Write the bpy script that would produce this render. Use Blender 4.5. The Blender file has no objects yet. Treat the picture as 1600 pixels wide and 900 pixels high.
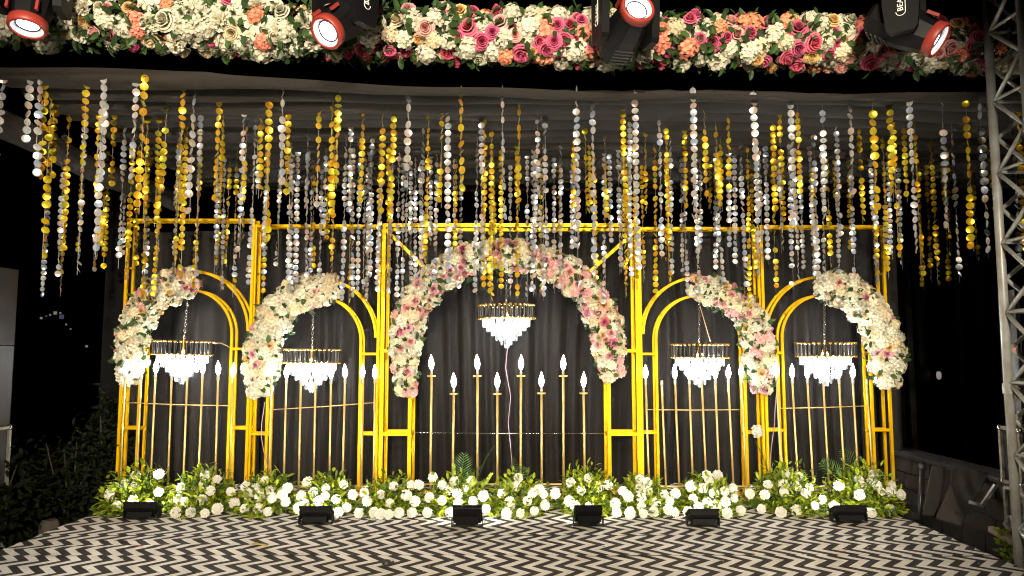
import bpy, math, random
import numpy as np
from mathutils import Vector, Matrix, Euler

random.seed(7)
R = math.radians
SC = bpy.context.scene
COL = SC.collection

# ------------------------------------------------------------------ camera
FPX, PITCH, CAMH = 1140.0, R(5.0), 1.25
cd = bpy.data.cameras.new('camera')
cd.sensor_width = 36.0
cd.lens = FPX / 1600 * 36
cd.clip_start, cd.clip_end = 0.05, 2000
cam = bpy.data.objects.new('camera', cd)
COL.objects.link(cam)
cam.location = (0, 0, CAMH)
cam.rotation_euler = (R(90) + PITCH, 0, 0)
SC.camera = cam

# ------------------------------------------------------------------ night sky
w = bpy.data.worlds.new('World')
SC.world = w
w.use_nodes = True
wn = w.node_tree
sky = wn.nodes.new('ShaderNodeTexSky')
sky.sky_type = 'NISHITA'
sky.sun_disc = False
sky.sun_elevation = R(-9)
sky.sun_rotation = R(200)
wn.links.new(sky.outputs[0], wn.nodes['Background'].inputs[0])
wn.nodes['Background'].inputs[1].default_value = 0.05

# ------------------------------------------------------------------ front-of-house stage wash (two profile lamps behind the camera)
def wash(loc, aim, power, col, size=42, blend=.45):
    l = bpy.data.lights.new('stage_wash', 'SPOT')
    l.energy = power
    l.color = col
    l.spot_size = R(size)
    l.spot_blend = blend
    l.shadow_soft_size = .12
    o = bpy.data.objects.new('stage_wash', l)
    COL.objects.link(o)
    o.location = loc
    o.rotation_euler = (Vector(aim) - Vector(loc)).to_track_quat('-Z', 'Y').to_euler()
wash((-0.7, -4.5, 2.3), (-0.25, 6.0, 1.65), 4300, (1, .84, .61), 39.5, .22)
wash((0.3, -4.5, 4.3), (-0.25, 6.0, 1.25), 4500, (1, .87, .67), 43, .33)

SC.view_settings.view_transform = 'Standard'
SC.view_settings.look = 'None'
SC.view_settings.exposure = 0
SC.view_settings.gamma = 1
SC.cycles.use_denoising = True
SC.cycles.pixel_filter_type = 'BLACKMAN_HARRIS'
SC.cycles.filter_width = 1.1
SC.cycles.max_bounces = 6
SC.cycles.diffuse_bounces = 3
SC.cycles.glossy_bounces = 3
SC.cycles.transparent_max_bounces = 6
SC.cycles.sample_clamp_indirect = 4
SC.cycles.caustics_reflective = False
SC.cycles.caustics_refractive = False

# ------------------------------------------------------------------ picture -> place
CP, SP = math.cos(PITCH), math.sin(PITCH)
def at(u, v, Y):
    a, b = (u - 800) / FPX, (450 - v) / FPX
    t = Y / (CP - b * SP)
    return Vector((a * t, Y, CAMH + t * (SP + b * CP)))
def on_z(u, v, z=0.0):
    a, b = (u - 800) / FPX, (450 - v) / FPX
    t = (z - CAMH) / (SP + b * CP)
    return Vector((a * t, t * (CP - b * SP), z))

# ------------------------------------------------------------------ mesh helpers
class MB:
    def __init__(s):
        s.v, s.f, s.m, s.t = [], [], [], []
    def add(s, vs, fs, mi=0, tint=None):
        b = len(s.v)
        s.v += [tuple(x) for x in vs]
        s.f += [tuple(i + b for i in f) for f in fs]
        s.m += [mi] * len(fs)
        s.t += list(tint) if tint is not None else [1.0] * len(vs)
        return s
    def box(s, lo, hi, mi=0, M=None):
        (a, b, c), (d, e, f) = lo, hi
        vs = [Vector(p) for p in ((a,b,c),(d,b,c),(d,e,c),(a,e,c),(a,b,f),(d,b,f),(d,e,f),(a,e,f))]
        if M: vs = [M @ p for p in vs]
        return s.add(vs, [(3,2,1,0),(4,5,6,7),(0,1,5,4),(1,2,6,5),(2,3,7,6),(3,0,4,7)], mi)
    def sweep(s, pts, r, n=6, mi=0, cap=True, ry=None, up=(0,0,1), phase=0.0):
        pts = [Vector(p) for p in pts]
        rs = r if isinstance(r, (list, tuple)) else [r] * len(pts)
        vs, fs = [], []
        for i, p in enumerate(pts):
            d = (pts[min(i+1, len(pts)-1)] - pts[max(i-1, 0)])
            d = d.normalized() if d.length > 1e-9 else Vector((0,0,1))
            u = Vector(up)
            if abs(d.dot(u)) > .95: u = Vector((0,1,0)) if abs(d.y) < .9 else Vector((1,0,0))
            x = d.cross(u).normalized(); y = x.cross(d).normalized()
            for k in range(n):
                a = 2*math.pi*k/n + phase
                vs.append(p + x*(rs[i]*math.cos(a)) + y*((ry or rs[i])*math.sin(a)))
        for i in range(len(pts)-1):
            for k in range(n):
                k2 = (k+1) % n
                fs.append((i*n+k, i*n+k2, (i+1)*n+k2, (i+1)*n+k))
        if cap:
            fs.append(tuple(range(n-1, -1, -1)))
            fs.append(tuple((len(pts)-1)*n + k for k in range(n)))
        return s.add(vs, fs, mi)
    def square(s, pts, side, up=(0,0,1), mi=0):       # square tube
        return s.sweep(pts, side/math.sqrt(2), 4, mi, True, None, up, math.pi/4)
    def lathe(s, prof, n=16, mi=0, M=None, cap=False):   # prof of (r, z)
        vs, fs = [], []
        for r, z in prof:
            for k in range(n):
                a = 2*math.pi*k/n
                p = Vector((r*math.cos(a), r*math.sin(a), z))
                vs.append(M @ p if M else p)
        for i in range(len(prof)-1):
            for k in range(n):
                k2 = (k+1) % n
                fs.append((i*n+k, i*n+k2, (i+1)*n+k2, (i+1)*n+k))
        if cap:
            fs.append(tuple(range(n-1, -1, -1)))
            fs.append(tuple((len(prof)-1)*n+k for k in range(n)))
        return s.add(vs, fs, mi)
    def mesh(s, name, mats, smooth=False, tint=False):
        me = bpy.data.meshes.new(name)
        me.from_pydata([tuple(p) for p in s.v], [], s.f)
        for m in (mats if isinstance(mats, (list, tuple)) else [mats]):
            me.materials.append(m)
        if any(s.m): me.polygons.foreach_set('material_index', s.m)
        if smooth: me.polygons.foreach_set('use_smooth', [True]*len(me.polygons))
        if tint:
            at_ = me.attributes.new('tint', 'FLOAT', 'POINT')
            at_.data.foreach_set('value', s.t)
        me.update()
        return me

def tag(o, label=None, cat=None, group=None, kind=None):
    if label: o['label'] = label
    if cat: o['category'] = cat
    if group: o['group'] = group
    if kind: o['kind'] = kind
    return o
def ob(name, me, parent=None, M=None):
    o = bpy.data.objects.new(name, me)
    COL.objects.link(o)
    if parent: o.parent = parent
    if M is not None: o.matrix_local = M
    return o
def obj(name, mb, mat, parent=None, M=None, smooth=False, tint=False):
    return ob(name, mb.mesh(name, mat, smooth, tint), parent, M)
def empty(name, loc=(0,0,0), rz=0):
    o = bpy.data.objects.new(name, None)
    COL.objects.link(o)
    o.empty_display_size = .1
    o.matrix_local = Matrix.Translation(loc) @ Matrix.Rotation(rz, 4, 'Z')
    return o
def aim_matrix(loc, normal, spin=0.0, scale=1.0):
    q = Vector(normal).normalized().to_track_quat('Z', 'Y')
    return Matrix.Translation(loc) @ q.to_matrix().to_4x4() @ Matrix.Rotation(spin, 4, 'Z') @ Matrix.Scale(scale, 4)

# ------------------------------------------------------------------ materials
def base(name):
    m = bpy.data.materials.new(name)
    m.use_nodes = True
    nt = m.node_tree
    return m, nt, nt.nodes['Principled BSDF']
def rgba(c): return (c[0], c[1], c[2], 1)
def pmat(name, col, rough=.5, metal=0.0, var=.25, scale=6.0, bump=0.0, bscale=80.0, stretch=(1,1,1), emit=None, estr=0.0, col2=None, spec=.5, sheen=0.0):
    m, nt, p = base(name)
    N, L = nt.nodes, nt.links
    tc = N.new('ShaderNodeTexCoord')
    mp = N.new('ShaderNodeMapping'); mp.inputs['Scale'].default_value = stretch
    L.new(tc.outputs['Object'], mp.inputs[0])
    no = N.new('ShaderNodeTexNoise'); no.inputs['Scale'].default_value = scale; no.inputs['Detail'].default_value = 5
    L.new(mp.outputs[0], no.inputs['Vector'])
    mr = N.new('ShaderNodeMapRange'); mr.inputs[1].default_value = .3; mr.inputs[2].default_value = .7
    L.new(no.outputs[0], mr.inputs[0])
    mx = N.new('ShaderNodeMix'); mx.data_type = 'RGBA'
    c2 = col2 if col2 else tuple(x*(1-var) for x in col)
    mx.inputs[6].default_value = rgba(c2); mx.inputs[7].default_value = rgba(col)
    L.new(mr.outputs[0], mx.inputs[0])
    L.new(mx.outputs[2], p.inputs['Base Color'])
    p.inputs['Roughness'].default_value = rough
    p.inputs['Metallic'].default_value = metal
    p.inputs['Specular IOR Level'].default_value = spec
    if sheen: p.inputs['Sheen Weight'].default_value = sheen
    if bump:
        nb = N.new('ShaderNodeTexNoise'); nb.inputs['Scale'].default_value = bscale; nb.inputs['Detail'].default_value = 3
        L.new(mp.outputs[0], nb.inputs['Vector'])
        bp = N.new('ShaderNodeBump'); bp.inputs['Strength'].default_value = bump; bp.inputs['Distance'].default_value = .01
        L.new(nb.outputs[0], bp.inputs['Height']); L.new(bp.outputs[0], p.inputs['Normal'])
    if emit:
        p.inputs['Emission Color'].default_value = rgba(emit)
        p.inputs['Emission Strength'].default_value = estr
    return m
def flower_mat(name, deep, light, jitter=.16, trans=.25):
    m, nt, p = base(name)
    N, L = nt.nodes, nt.links
    a = N.new('ShaderNodeAttribute'); a.attribute_name = 'tint'
    mx = N.new('ShaderNodeMix'); mx.data_type = 'RGBA'
    mx.inputs[6].default_value = rgba(deep); mx.inputs[7].default_value = rgba(light)
    L.new(a.outputs['Fac'], mx.inputs[0])
    oi = N.new('ShaderNodeObjectInfo')
    mr = N.new('ShaderNodeMapRange'); mr.inputs[3].default_value = 1-jitter*1.3; mr.inputs[4].default_value = 1+jitter*.5
    L.new(oi.outputs['Random'], mr.inputs[0])
    ml = N.new('ShaderNodeMath'); ml.operation = 'MULTIPLY'; ml.inputs[1].default_value = 7.31
    L.new(oi.outputs['Random'], ml.inputs[0])
    fr = N.new('ShaderNodeMath'); fr.operation = 'FRACT'; L.new(ml.outputs[0], fr.inputs[0])
    mr2 = N.new('ShaderNodeMapRange'); mr2.inputs[3].default_value = .485; mr2.inputs[4].default_value = .515
    L.new(fr.outputs[0], mr2.inputs[0])
    hs = N.new('ShaderNodeHueSaturation')
    L.new(mr2.outputs[0], hs.inputs['Hue']); L.new(mr.outputs[0], hs.inputs['Value']); L.new(mx.outputs[2], hs.inputs['Color'])
    L.new(hs.outputs[0], p.inputs['Base Color'])
    p.inputs['Roughness'].default_value = .65
    p.inputs['Specular IOR Level'].default_value = .25
    tr = N.new('ShaderNodeBsdfTranslucent'); L.new(hs.outputs[0], tr.inputs[0])
    ms = N.new('ShaderNodeMixShader'); ms.inputs[0].default_value = trans
    L.new(p.outputs[0], ms.inputs[1]); L.new(tr.outputs[0], ms.inputs[2])
    L.new(ms.outputs[0], N['Material Output'].inputs[0])
    return m
def leaf_mat(name, dark, light, trans=.3, rough=.45, spec=.4):
    m, nt, p = base(name)
    N, L = nt.nodes, nt.links
    g = N.new('ShaderNodeNewGeometry')
    oi = N.new('ShaderNodeObjectInfo')
    ad = N.new('ShaderNodeMath'); L.new(g.outputs['Random Per Island'], ad.inputs[0]); L.new(oi.outputs['Random'], ad.inputs[1])
    fr = N.new('ShaderNodeMath'); fr.operation = 'FRACT'; L.new(ad.outputs[0], fr.inputs[0])
    mx = N.new('ShaderNodeMix'); mx.data_type = 'RGBA'
    mx.inputs[6].default_value = rgba(dark); mx.inputs[7].default_value = rgba(light)
    L.new(fr.outputs[0], mx.inputs[0]); L.new(mx.outputs[2], p.inputs['Base Color'])
    p.inputs['Roughness'].default_value = rough
    p.inputs['Specular IOR Level'].default_value = spec
    tr = N.new('ShaderNodeBsdfTranslucent'); L.new(mx.outputs[2], tr.inputs[0])
    ms = N.new('ShaderNodeMixShader'); ms.inputs[0].default_value = trans
    L.new(p.outputs[0], ms.inputs[1]); L.new(tr.outputs[0], ms.inputs[2])
    L.new(ms.outputs[0], N['Material Output'].inputs[0])
    return m
def sequin_mat(name, stops, metal=.75, rough=.3):
    m, nt, p = base(name)
    N, L = nt.nodes, nt.links
    g = N.new('ShaderNodeNewGeometry'); oi = N.new('ShaderNodeObjectInfo')
    ad = N.new('ShaderNodeMath'); L.new(g.outputs['Random Per Island'], ad.inputs[0]); L.new(oi.outputs['Random'], ad.inputs[1])
    fr = N.new('ShaderNodeMath'); fr.operation = 'FRACT'; L.new(ad.outputs[0], fr.inputs[0])
    tc = N.new('ShaderNodeTexCoord')
    no = N.new('ShaderNodeTexNoise'); no.inputs['Scale'].default_value = 60; no.inputs['Detail'].default_value = 2
    av = N.new('ShaderNodeVectorMath'); L.new(tc.outputs['Object'], av.inputs[0]); L.new(oi.outputs['Random'], av.inputs[1])
    L.new(av.outputs[0], no.inputs['Vector'])
    a2 = N.new('ShaderNodeMath'); a2.operation = 'MULTIPLY_ADD'; a2.inputs[1].default_value = .5
    L.new(no.outputs[0], a2.inputs[0]); L.new(fr.outputs[0], a2.inputs[2])
    f2 = N.new('ShaderNodeMath'); f2.operation = 'FRACT'; L.new(a2.outputs[0], f2.inputs[0])
    cr = N.new('ShaderNodeValToRGB')
    el = cr.color_ramp.elements
    while len(el) < len(stops): el.new(.5)
    for i, (pos, c) in enumerate(stops):
        el[i].position = pos; el[i].color = rgba(c)
    L.new(f2.outputs[0], cr.inputs[0]); L.new(cr.outputs[0], p.inputs['Base Color'])
    p.inputs['Metallic'].default_value = metal; p.inputs['Roughness'].default_value = rough
    bp = N.new('ShaderNodeBump'); bp.inputs['Strength'].default_value = .35; bp.inputs['Distance'].default_value = .004
    L.new(no.outputs[0], bp.inputs['Height']); L.new(bp.outputs[0], p.inputs['Normal'])
    return m
def lamp_mat(name, col, lo, hi, clear=0.0):
    m, nt, p = base(name)
    N, L = nt.nodes, nt.links
    oi = N.new('ShaderNodeObjectInfo')
    mr = N.new('ShaderNodeMapRange'); mr.inputs[3].default_value = lo; mr.inputs[4].default_value = hi
    L.new(oi.outputs['Random'], mr.inputs[0])
    p.inputs['Base Color'].default_value = (.18, .19, .2, 1)
    p.inputs['Roughness'].default_value = .08
    p.inputs['Emission Color'].default_value = rgba(col)
    L.new(mr.outputs[0], p.inputs['Emission Strength'])
    if clear:
        tr = N.new('ShaderNodeBsdfTransparent'); ms = N.new('ShaderNodeMixShader'); ms.inputs[0].default_value = clear
        L.new(p.outputs[0], ms.inputs[1]); L.new(tr.outputs[0], ms.inputs[2]); L.new(ms.outputs[0], N['Material Output'].inputs[0])
    return m

M = {}
M['gold'] = pmat('gold_paint', (.86, .495, .003), .40, .4, .22, 14, .06, 120, spec=.2)
M['goldrod'] = pmat('gold_rod', (.80, .56, .20), .36, .5, .25, 25)
M['brass'] = pmat('brass', (.85, .55, .16), .22, .95, .2, 30)
M['blackmetal'] = pmat('black_gloss', (.012, .011, .011), .3, .2, .3, 10)
M['matteblack'] = pmat('matte_black', (.014, .014, .015), .5, 0, .3, 10)
M['housing'] = pmat('lamp_housing', (.0055, .0055, .0065), .5, 0, .25, 12, .1, 200, spec=.14)
M['redring'] = pmat('red_ring', (.30, .035, .025), .45, 0, .2, 8)
M['whitering'] = pmat('white_reflector', (.85, .85, .88), .3, 0, .05, emit=(.95, .97, 1), estr=.25)  # faint glow in the material stands in for lens light on the ring
M['bezel'] = pmat('lens_bezel', (.01, .02, .06), .4)
M['lens'] = lamp_mat('moving_head_lens', (.93, .96, 1), 9, 11)
M['bulb'] = lamp_mat('candle_bulb', (1, .97, .92), 22, 30)
M['crystal'] = lamp_mat('glowing_crystal', (.93, .96, 1), .06, 1.7, .4)  # crystals glow themselves, in place of the bulb light they scatter
M['minibulb'] = lamp_mat('inner_bulb', (.95, .97, 1), 560, 600)
M['flood'] = lamp_mat('flood_glass', (1, .98, .84), 190, 200)
M['white_print'] = pmat('white_print', (.8, .8, .78), .5, var=.05)
M['red_print'] = pmat('red_print', (.6, .02, .05), .5, var=.05)
M['chrome'] = pmat('chrome', (.7, .7, .72), .18, .95, .15, 20)
M['socket'] = pmat('socket', (.45, .42, .36), .35, .3, .2, 40)
M['thread'] = pmat('thread', (.35, .33, .3), .5, 0, .2)
M['alu'] = pmat('aluminium_tube', (.56, .58, .57), .4, .2, .35, 9, .15, 60, col2=(.36, .33, .28))
M['drape'] = pmat('black_drape_cloth', (.0120, .0102, .0092), .75, 0, .3, 9, .25, 300, (1, 1, .25), spec=.2)
M['wing'] = pmat('black_wing_cloth', (.005, .005, .0055), .9, 0, .3, 5, .3, 90, (1, 1, .3), spec=.1)
M['canopy'] = pmat('canopy_cloth', (.023, .0185, .014), .85, 0, .3, 3, .3, 60, (.5, 3, 1))
M['blackwrap'] = pmat('black_wrap', (.004, .004, .004), .9, 0, .3, 5, spec=.05)
M['floorbase'] = pmat('stage_skirt', (.02, .02, .02), .8, 0, .3, 3)
M['soil'] = pmat('soil', (.03, .028, .02), .95, 0, .5, 2.5, .6, 30, col2=(.012, .018, .008))
M['bark'] = pmat('bark', (.06, .045, .03), .9, 0, .5, 14, .8, 40, (1, 1, .3))
M['stem'] = pmat('stem_green', (.08, .15, .03), .6, 0, .3, 20)
M['moss'] = pmat('garland_core', (.02, .035, .012), .9, 0, .4, 12, .6, 40)
M['leaf'] = leaf_mat('rose_leaf', (.018, .045, .014), (.06, .12, .03))
M['limeleaf'] = leaf_mat('lime_leaf', (.022, .065, .005), (.34, .40, .014), .35)
M['frond'] = leaf_mat('palm_frond_leaf', (.03, .085, .015), (.10, .20, .03), .3)
M['hedge'] = leaf_mat('hedge_leaf', (.003, .006, .002), (.010, .014, .004), .15, .8, .08)
M['white'] = flower_mat('white_petal', (.52, .50, .32), (.78, .75, .63))
M['cream'] = flower_mat('cream_petal', (.60, .49, .26), (.80, .71, .52))
M['pink'] = flower_mat('pink_petal', (.50, .035, .12), (.80, .20, .33))
M['palepink'] = flower_mat('pale_pink_petal', (.66, .22, .30), (.84, .50, .55))
M['blush'] = flower_mat('blush_petal', (.72, .26, .26), (.86, .52, .48))
M['coral'] = flower_mat('coral_petal', (.74, .16, .08), (.88, .40, .26))
M['apricot'] = flower_mat('apricot_petal', (.74, .40, .10), (.86, .62, .32))
M['mum'] = flower_mat('chrysanthemum_petal', (.50, .48, .30), (.74, .73, .67), .12)
M['golds'] = sequin_mat('gold_sequin', [(0, (.88, .44, .008)), (.3, (.95, .60, .015)), (.55, (.97, .72, .04)), (.78, (.76, .70, .03)), (1, (.82, .32, .01))], .72, .3)
M['silvers'] = sequin_mat('silver_sequin', [(0, (.82, .80, .76)), (.35, (.74, .78, .84)), (.55, (.48, .58, .86)), (.72, (.80, .80, .66)), (.86, (.88, .58, .52)), (1, (.86, .87, .88))], .72, .28)

def carpet_mat():
    m, nt, p = base('chevron_carpet')
    N, L = nt.nodes, nt.links
    tc = N.new('ShaderNodeTexCoord')
    wob = N.new('ShaderNodeTexNoise'); wob.inputs['Scale'].default_value = 2.2; wob.inputs['Detail'].default_value = 3
    L.new(tc.outputs['Object'], wob.inputs['Vector'])
    sx = N.new('ShaderNodeSeparateXYZ'); L.new(tc.outputs['Object'], sx.inputs[0])
    wy = N.new('ShaderNodeMath'); wy.operation = 'MULTIPLY_ADD'; wy.inputs[1].default_value = .05; L.new(wob.outputs[0], wy.inputs[0]); L.new(sx.outputs[1], wy.inputs[2])
    pp = N.new('ShaderNodeMath'); pp.operation = 'PINGPONG'; pp.inputs[1].default_value = .118; L.new(wy.outputs[0], pp.inputs[0])
    sh = N.new('ShaderNodeMath'); sh.operation = 'MULTIPLY_ADD'; sh.inputs[1].default_value = 1.02; L.new(pp.outputs[0], sh.inputs[0]); L.new(sx.outputs[0], sh.inputs[2])
    wx = N.new('ShaderNodeTexNoise'); wx.inputs['Scale'].default_value = 1.3
    L.new(tc.outputs['Object'], wx.inputs['Vector'])
    s2 = N.new('ShaderNodeMath'); s2.operation = 'MULTIPLY_ADD'; s2.inputs[1].default_value = .05; L.new(wx.outputs[0], s2.inputs[0]); L.new(sh.outputs[0], s2.inputs[2])
    dv = N.new('ShaderNodeMath'); dv.operation = 'DIVIDE'; dv.inputs[1].default_value = .128; L.new(s2.outputs[0], dv.inputs[0])
    pg = N.new('ShaderNodeMath'); pg.operation = 'PINGPONG'; pg.inputs[1].default_value = .5; L.new(dv.outputs[0], pg.inputs[0])
    ed = N.new('ShaderNodeMapRange'); ed.inputs[1].default_value = .243; ed.inputs[2].default_value = .262; L.new(pg.outputs[0], ed.inputs[0])
    d1 = N.new('ShaderNodeTexNoise'); d1.inputs['Scale'].default_value = 5; d1.inputs['Detail'].default_value = 6; L.new(tc.outputs['Object'], d1.inputs['Vector'])
    d2 = N.new('ShaderNodeTexNoise'); d2.inputs['Scale'].default_value = 160; d2.inputs['Detail'].default_value = 2; L.new(tc.outputs['Object'], d2.inputs['Vector'])
    def cmix(a, b, fac, lo=.3, hi=.7):
        r = N.new('ShaderNodeMapRange'); r.inputs[1].default_value = lo; r.inputs[2].default_value = hi; L.new(fac.outputs[0], r.inputs[0])
        x = N.new('ShaderNodeMix'); x.data_type = 'RGBA'; L.new(r.outputs[0], x.inputs[0])
        for k, c in ((6, a), (7, b)):
            if isinstance(c, tuple): x.inputs[k].default_value = rgba(c)
            else: L.new(c.outputs[2], x.inputs[k])
        return x
    wh = cmix((.54, .50, .43), (.73, .69, .61), d1)
    bk = cmix((.014, .012, .011), (.034, .029, .025), d1)
    mx = N.new('ShaderNodeMix'); mx.data_type = 'RGBA'; L.new(ed.outputs[0], mx.inputs[0]); L.new(bk.outputs[2], mx.inputs[6]); L.new(wh.outputs[2], mx.inputs[7])
    sp = N.new('ShaderNodeMapRange'); sp.inputs[1].default_value = .3; sp.inputs[2].default_value = .7; sp.inputs[3].default_value = .72; sp.inputs[4].default_value = 1.1; L.new(d2.outputs[0], sp.inputs[0])
    hv = N.new('ShaderNodeHueSaturation'); L.new(mx.outputs[2], hv.inputs['Color']); L.new(sp.outputs[0], hv.inputs['Value'])
    L.new(hv.outputs[0], p.inputs['Base Color'])
    p.inputs['Roughness'].default_value = .8
    p.inputs['Specular IOR Level'].default_value = .2
    bp = N.new('ShaderNodeBump'); bp.inputs['Strength'].default_value = .4; bp.inputs['Distance'].default_value = .003
    L.new(d2.outputs[0], bp.inputs['Height']); L.new(bp.outputs[0], p.inputs['Normal'])
    return m
M['carpet'] = carpet_mat()

# ================================================================== SETTING
GZ = -0.42
mb = MB(); mb.box((-300, -60, GZ-1), (300, 600, GZ))
tag(obj('ground', mb, M['soil']), 'dark bare ground around the raised stage', 'ground', kind='structure')
SX0, SX1, SY0, SY1 = -3.2, 2.92, 2.2, 7.25
mb = MB(); mb.box((SX0, SY0, GZ), (SX1, SY1, -.012))
stage = tag(obj('stage_floor', mb, M['floorbase']), 'raised stage platform under the chevron carpet', 'stage', kind='structure')
seams = [SY0-.02, 3.62, 4.60, 5.09, 6.35, SY1]
for i in range(5):
    y0, y1 = seams[i], seams[i+1]
    nx, ny = 150, max(6, int((y1-y0)/.035))
    xs = np.linspace(SX0-.03, SX1+.03, nx); ys = np.linspace(y0, y1, ny)
    rng = np.random.RandomState(i+3)
    ph = rng.rand(8)*6
    vs, fs = [], []
    for j, y in enumerate(ys):
        for k, x in enumerate(xs):
            z = .002*math.sin(x*3.1+ph[0])*math.sin(y*7+ph[1]) + .0015*math.sin(x*9+y*4+ph[2])
            e = min(y-y0, y1-y)
            z += .0012*math.exp(-(e/.03)**2)*(1+math.sin(x*2.3+ph[3]))
            for q in range(2):
                yc = y0 + (y1-y0)*(.25+.5*((ph[4+q]*1.7) % 1))
                z += .008*math.exp(-((y-yc-.05*math.sin(x*1.6+ph[5+q]))/.02)**2)*max(0, math.sin(x*1.1+ph[6]))
            ed = min(x-SX0, SX1-x)
            xx = x
            if ed < .06: z -= .0
            vs.append((xx, y, z))
    for j in range(ny-1):
        for k in range(nx-1):
            a = j*nx+k
            fs.append((a, a+1, a+nx+1, a+nx))
    offx, offy = [0, .03, .09, .02, .06][i], [0, .05, .17, .085, .15][i]
    mbc = MB(); mbc.add([(x-offx, y-offy, z) for x, y, z in vs], fs)
    obj('carpet_strip', mbc, M['carpet'], stage, Matrix.Translation((offx, offy, .001+.0012*i)), True)

# canopy of pleated cloth
ZC = 2.98
def canopy():
    nx, ny = 90, 420
    xs = np.linspace(-3.22, 5.2, nx); ys = np.linspace(4.02, 7.2, ny)
    rng = np.random.RandomState(4)
    knots = [4.02]
    while knots[-1] < 7.7: knots.append(knots[-1] + .09 + .17*rng.rand())
    knots = np.array(knots)
    amps = .035 + .06*rng.rand(len(knots))
    ph = rng.rand(len(knots))*6
    vs, fs = [], []
    for y in ys:
        for x in xs:
            yy = y + .10*math.sin(x*.55+1.0) + .02*math.sin(x*2.1+y)
            yy = min(max(yy, 4.02), 7.69)
            k = int(np.searchsorted(knots, yy)) - 1
            k = max(0, min(k, len(knots)-2))
            t = (yy-knots[k])/(knots[k+1]-knots[k])
            z = ZC - amps[k]*(math.sin(math.pi*t)**.6)*(.75+.25*math.sin(x*.9+ph[k]))
            z += .006*math.sin(x*5+ph[k]*3+y*9)
            if y < 4.16: z -= .02*math.sin(math.pi*min(1, (y-4.02)/.14))
            vs.append((x, y+.46+.055*x, z))
    for j in range(ny-1):
        for k in range(nx-1):
            a = j*nx+k
            fs.append((a, a+nx, a+nx+1, a+1))
    m = MB(); m.add(vs, fs)
    return m
tag(obj('ceiling_cloth', canopy(), M['canopy'], smooth=True), 'dark pleated cloth ceiling stretched over the stage', 'ceiling cloth', kind='structure')
# cloth wrapped side bar of the canopy
mb = MB()
for i in range(1):
    pts = [(-3.30, y, 2.70+.02*math.sin(y*3)) for y in np.linspace(3.3, 7.4, 24)]
    mb.sweep(pts, .075, 8, ry=.10)
tag(obj('canopy_side_beam', mb, M['canopy'], smooth=True), 'cloth wrapped side beam along the canopy edge above the speaker', 'beam')

def fold_sheet(x0, x1, Y, z0, z1, seed, amp=.05, step=.014, lean=0.0, nz=14):
    rng = np.random.RandomState(seed)
    n = int((x1-x0)/step)+2
    xs = np.linspace(x0, x1, n)
    fr = 3+rng.rand(7)*22; ph = rng.rand(7)*6; am = amp/(1+fr/7)
    vs, fs = [], []
    for j in range(nz):
        t = j/(nz-1); z = z0+(z1-z0)*t
        for x in xs:
            xx = x + .03*math.sin(z*1.3+x*2)
            d = sum(am[q]*math.sin(fr[q]*xx*2+ph[q]+.25*math.sin(z*1.1+q)) for q in range(7))
            vs.append((x + lean*(1-t), Y + d*(1-.35*t), z))
    for j in range(nz-1):
        for k in range(n-1):
            a = j*n+k
            fs.append((a, a+1, a+n+1, a+n))
    m = MB(); m.add(vs, fs)
    return m
ZT = at(800, 362, 6.95).z
names = ['leftmost arch', 'second arch from the left', 'big central arch', 'fourth arch from the left', 'rightmost arch']
cuts = [-3.62, -2.42, -1.27, 1.25, 2.42, 3.66]
for i in range(5):
    d = obj('black_drape', fold_sheet(cuts[i]-.03, cuts[i+1]+.03, 6.95+.03*(i % 2), .0, ZT+.02*(i % 3), 11+i), M['drape'], smooth=True)
    tag(d, 'black pleated drape hanging behind the ' + names[i], 'drape', 'black drapes behind the gold frames')
tag(obj('wing_drape', fold_sheet(-3.95, -3.58, 7.05, -.4, 2.62, 31, .03), M['wing'], smooth=True), 'dull black side drape left of the leftmost gold frame', 'drape')
tag(obj('wing_drape', fold_sheet(3.75, 6.2, 7.9, -.4, 2.9, 33, .05, .03), M['wing'], smooth=True), 'black side curtain in the dark right of the gold frames', 'drape')
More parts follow.
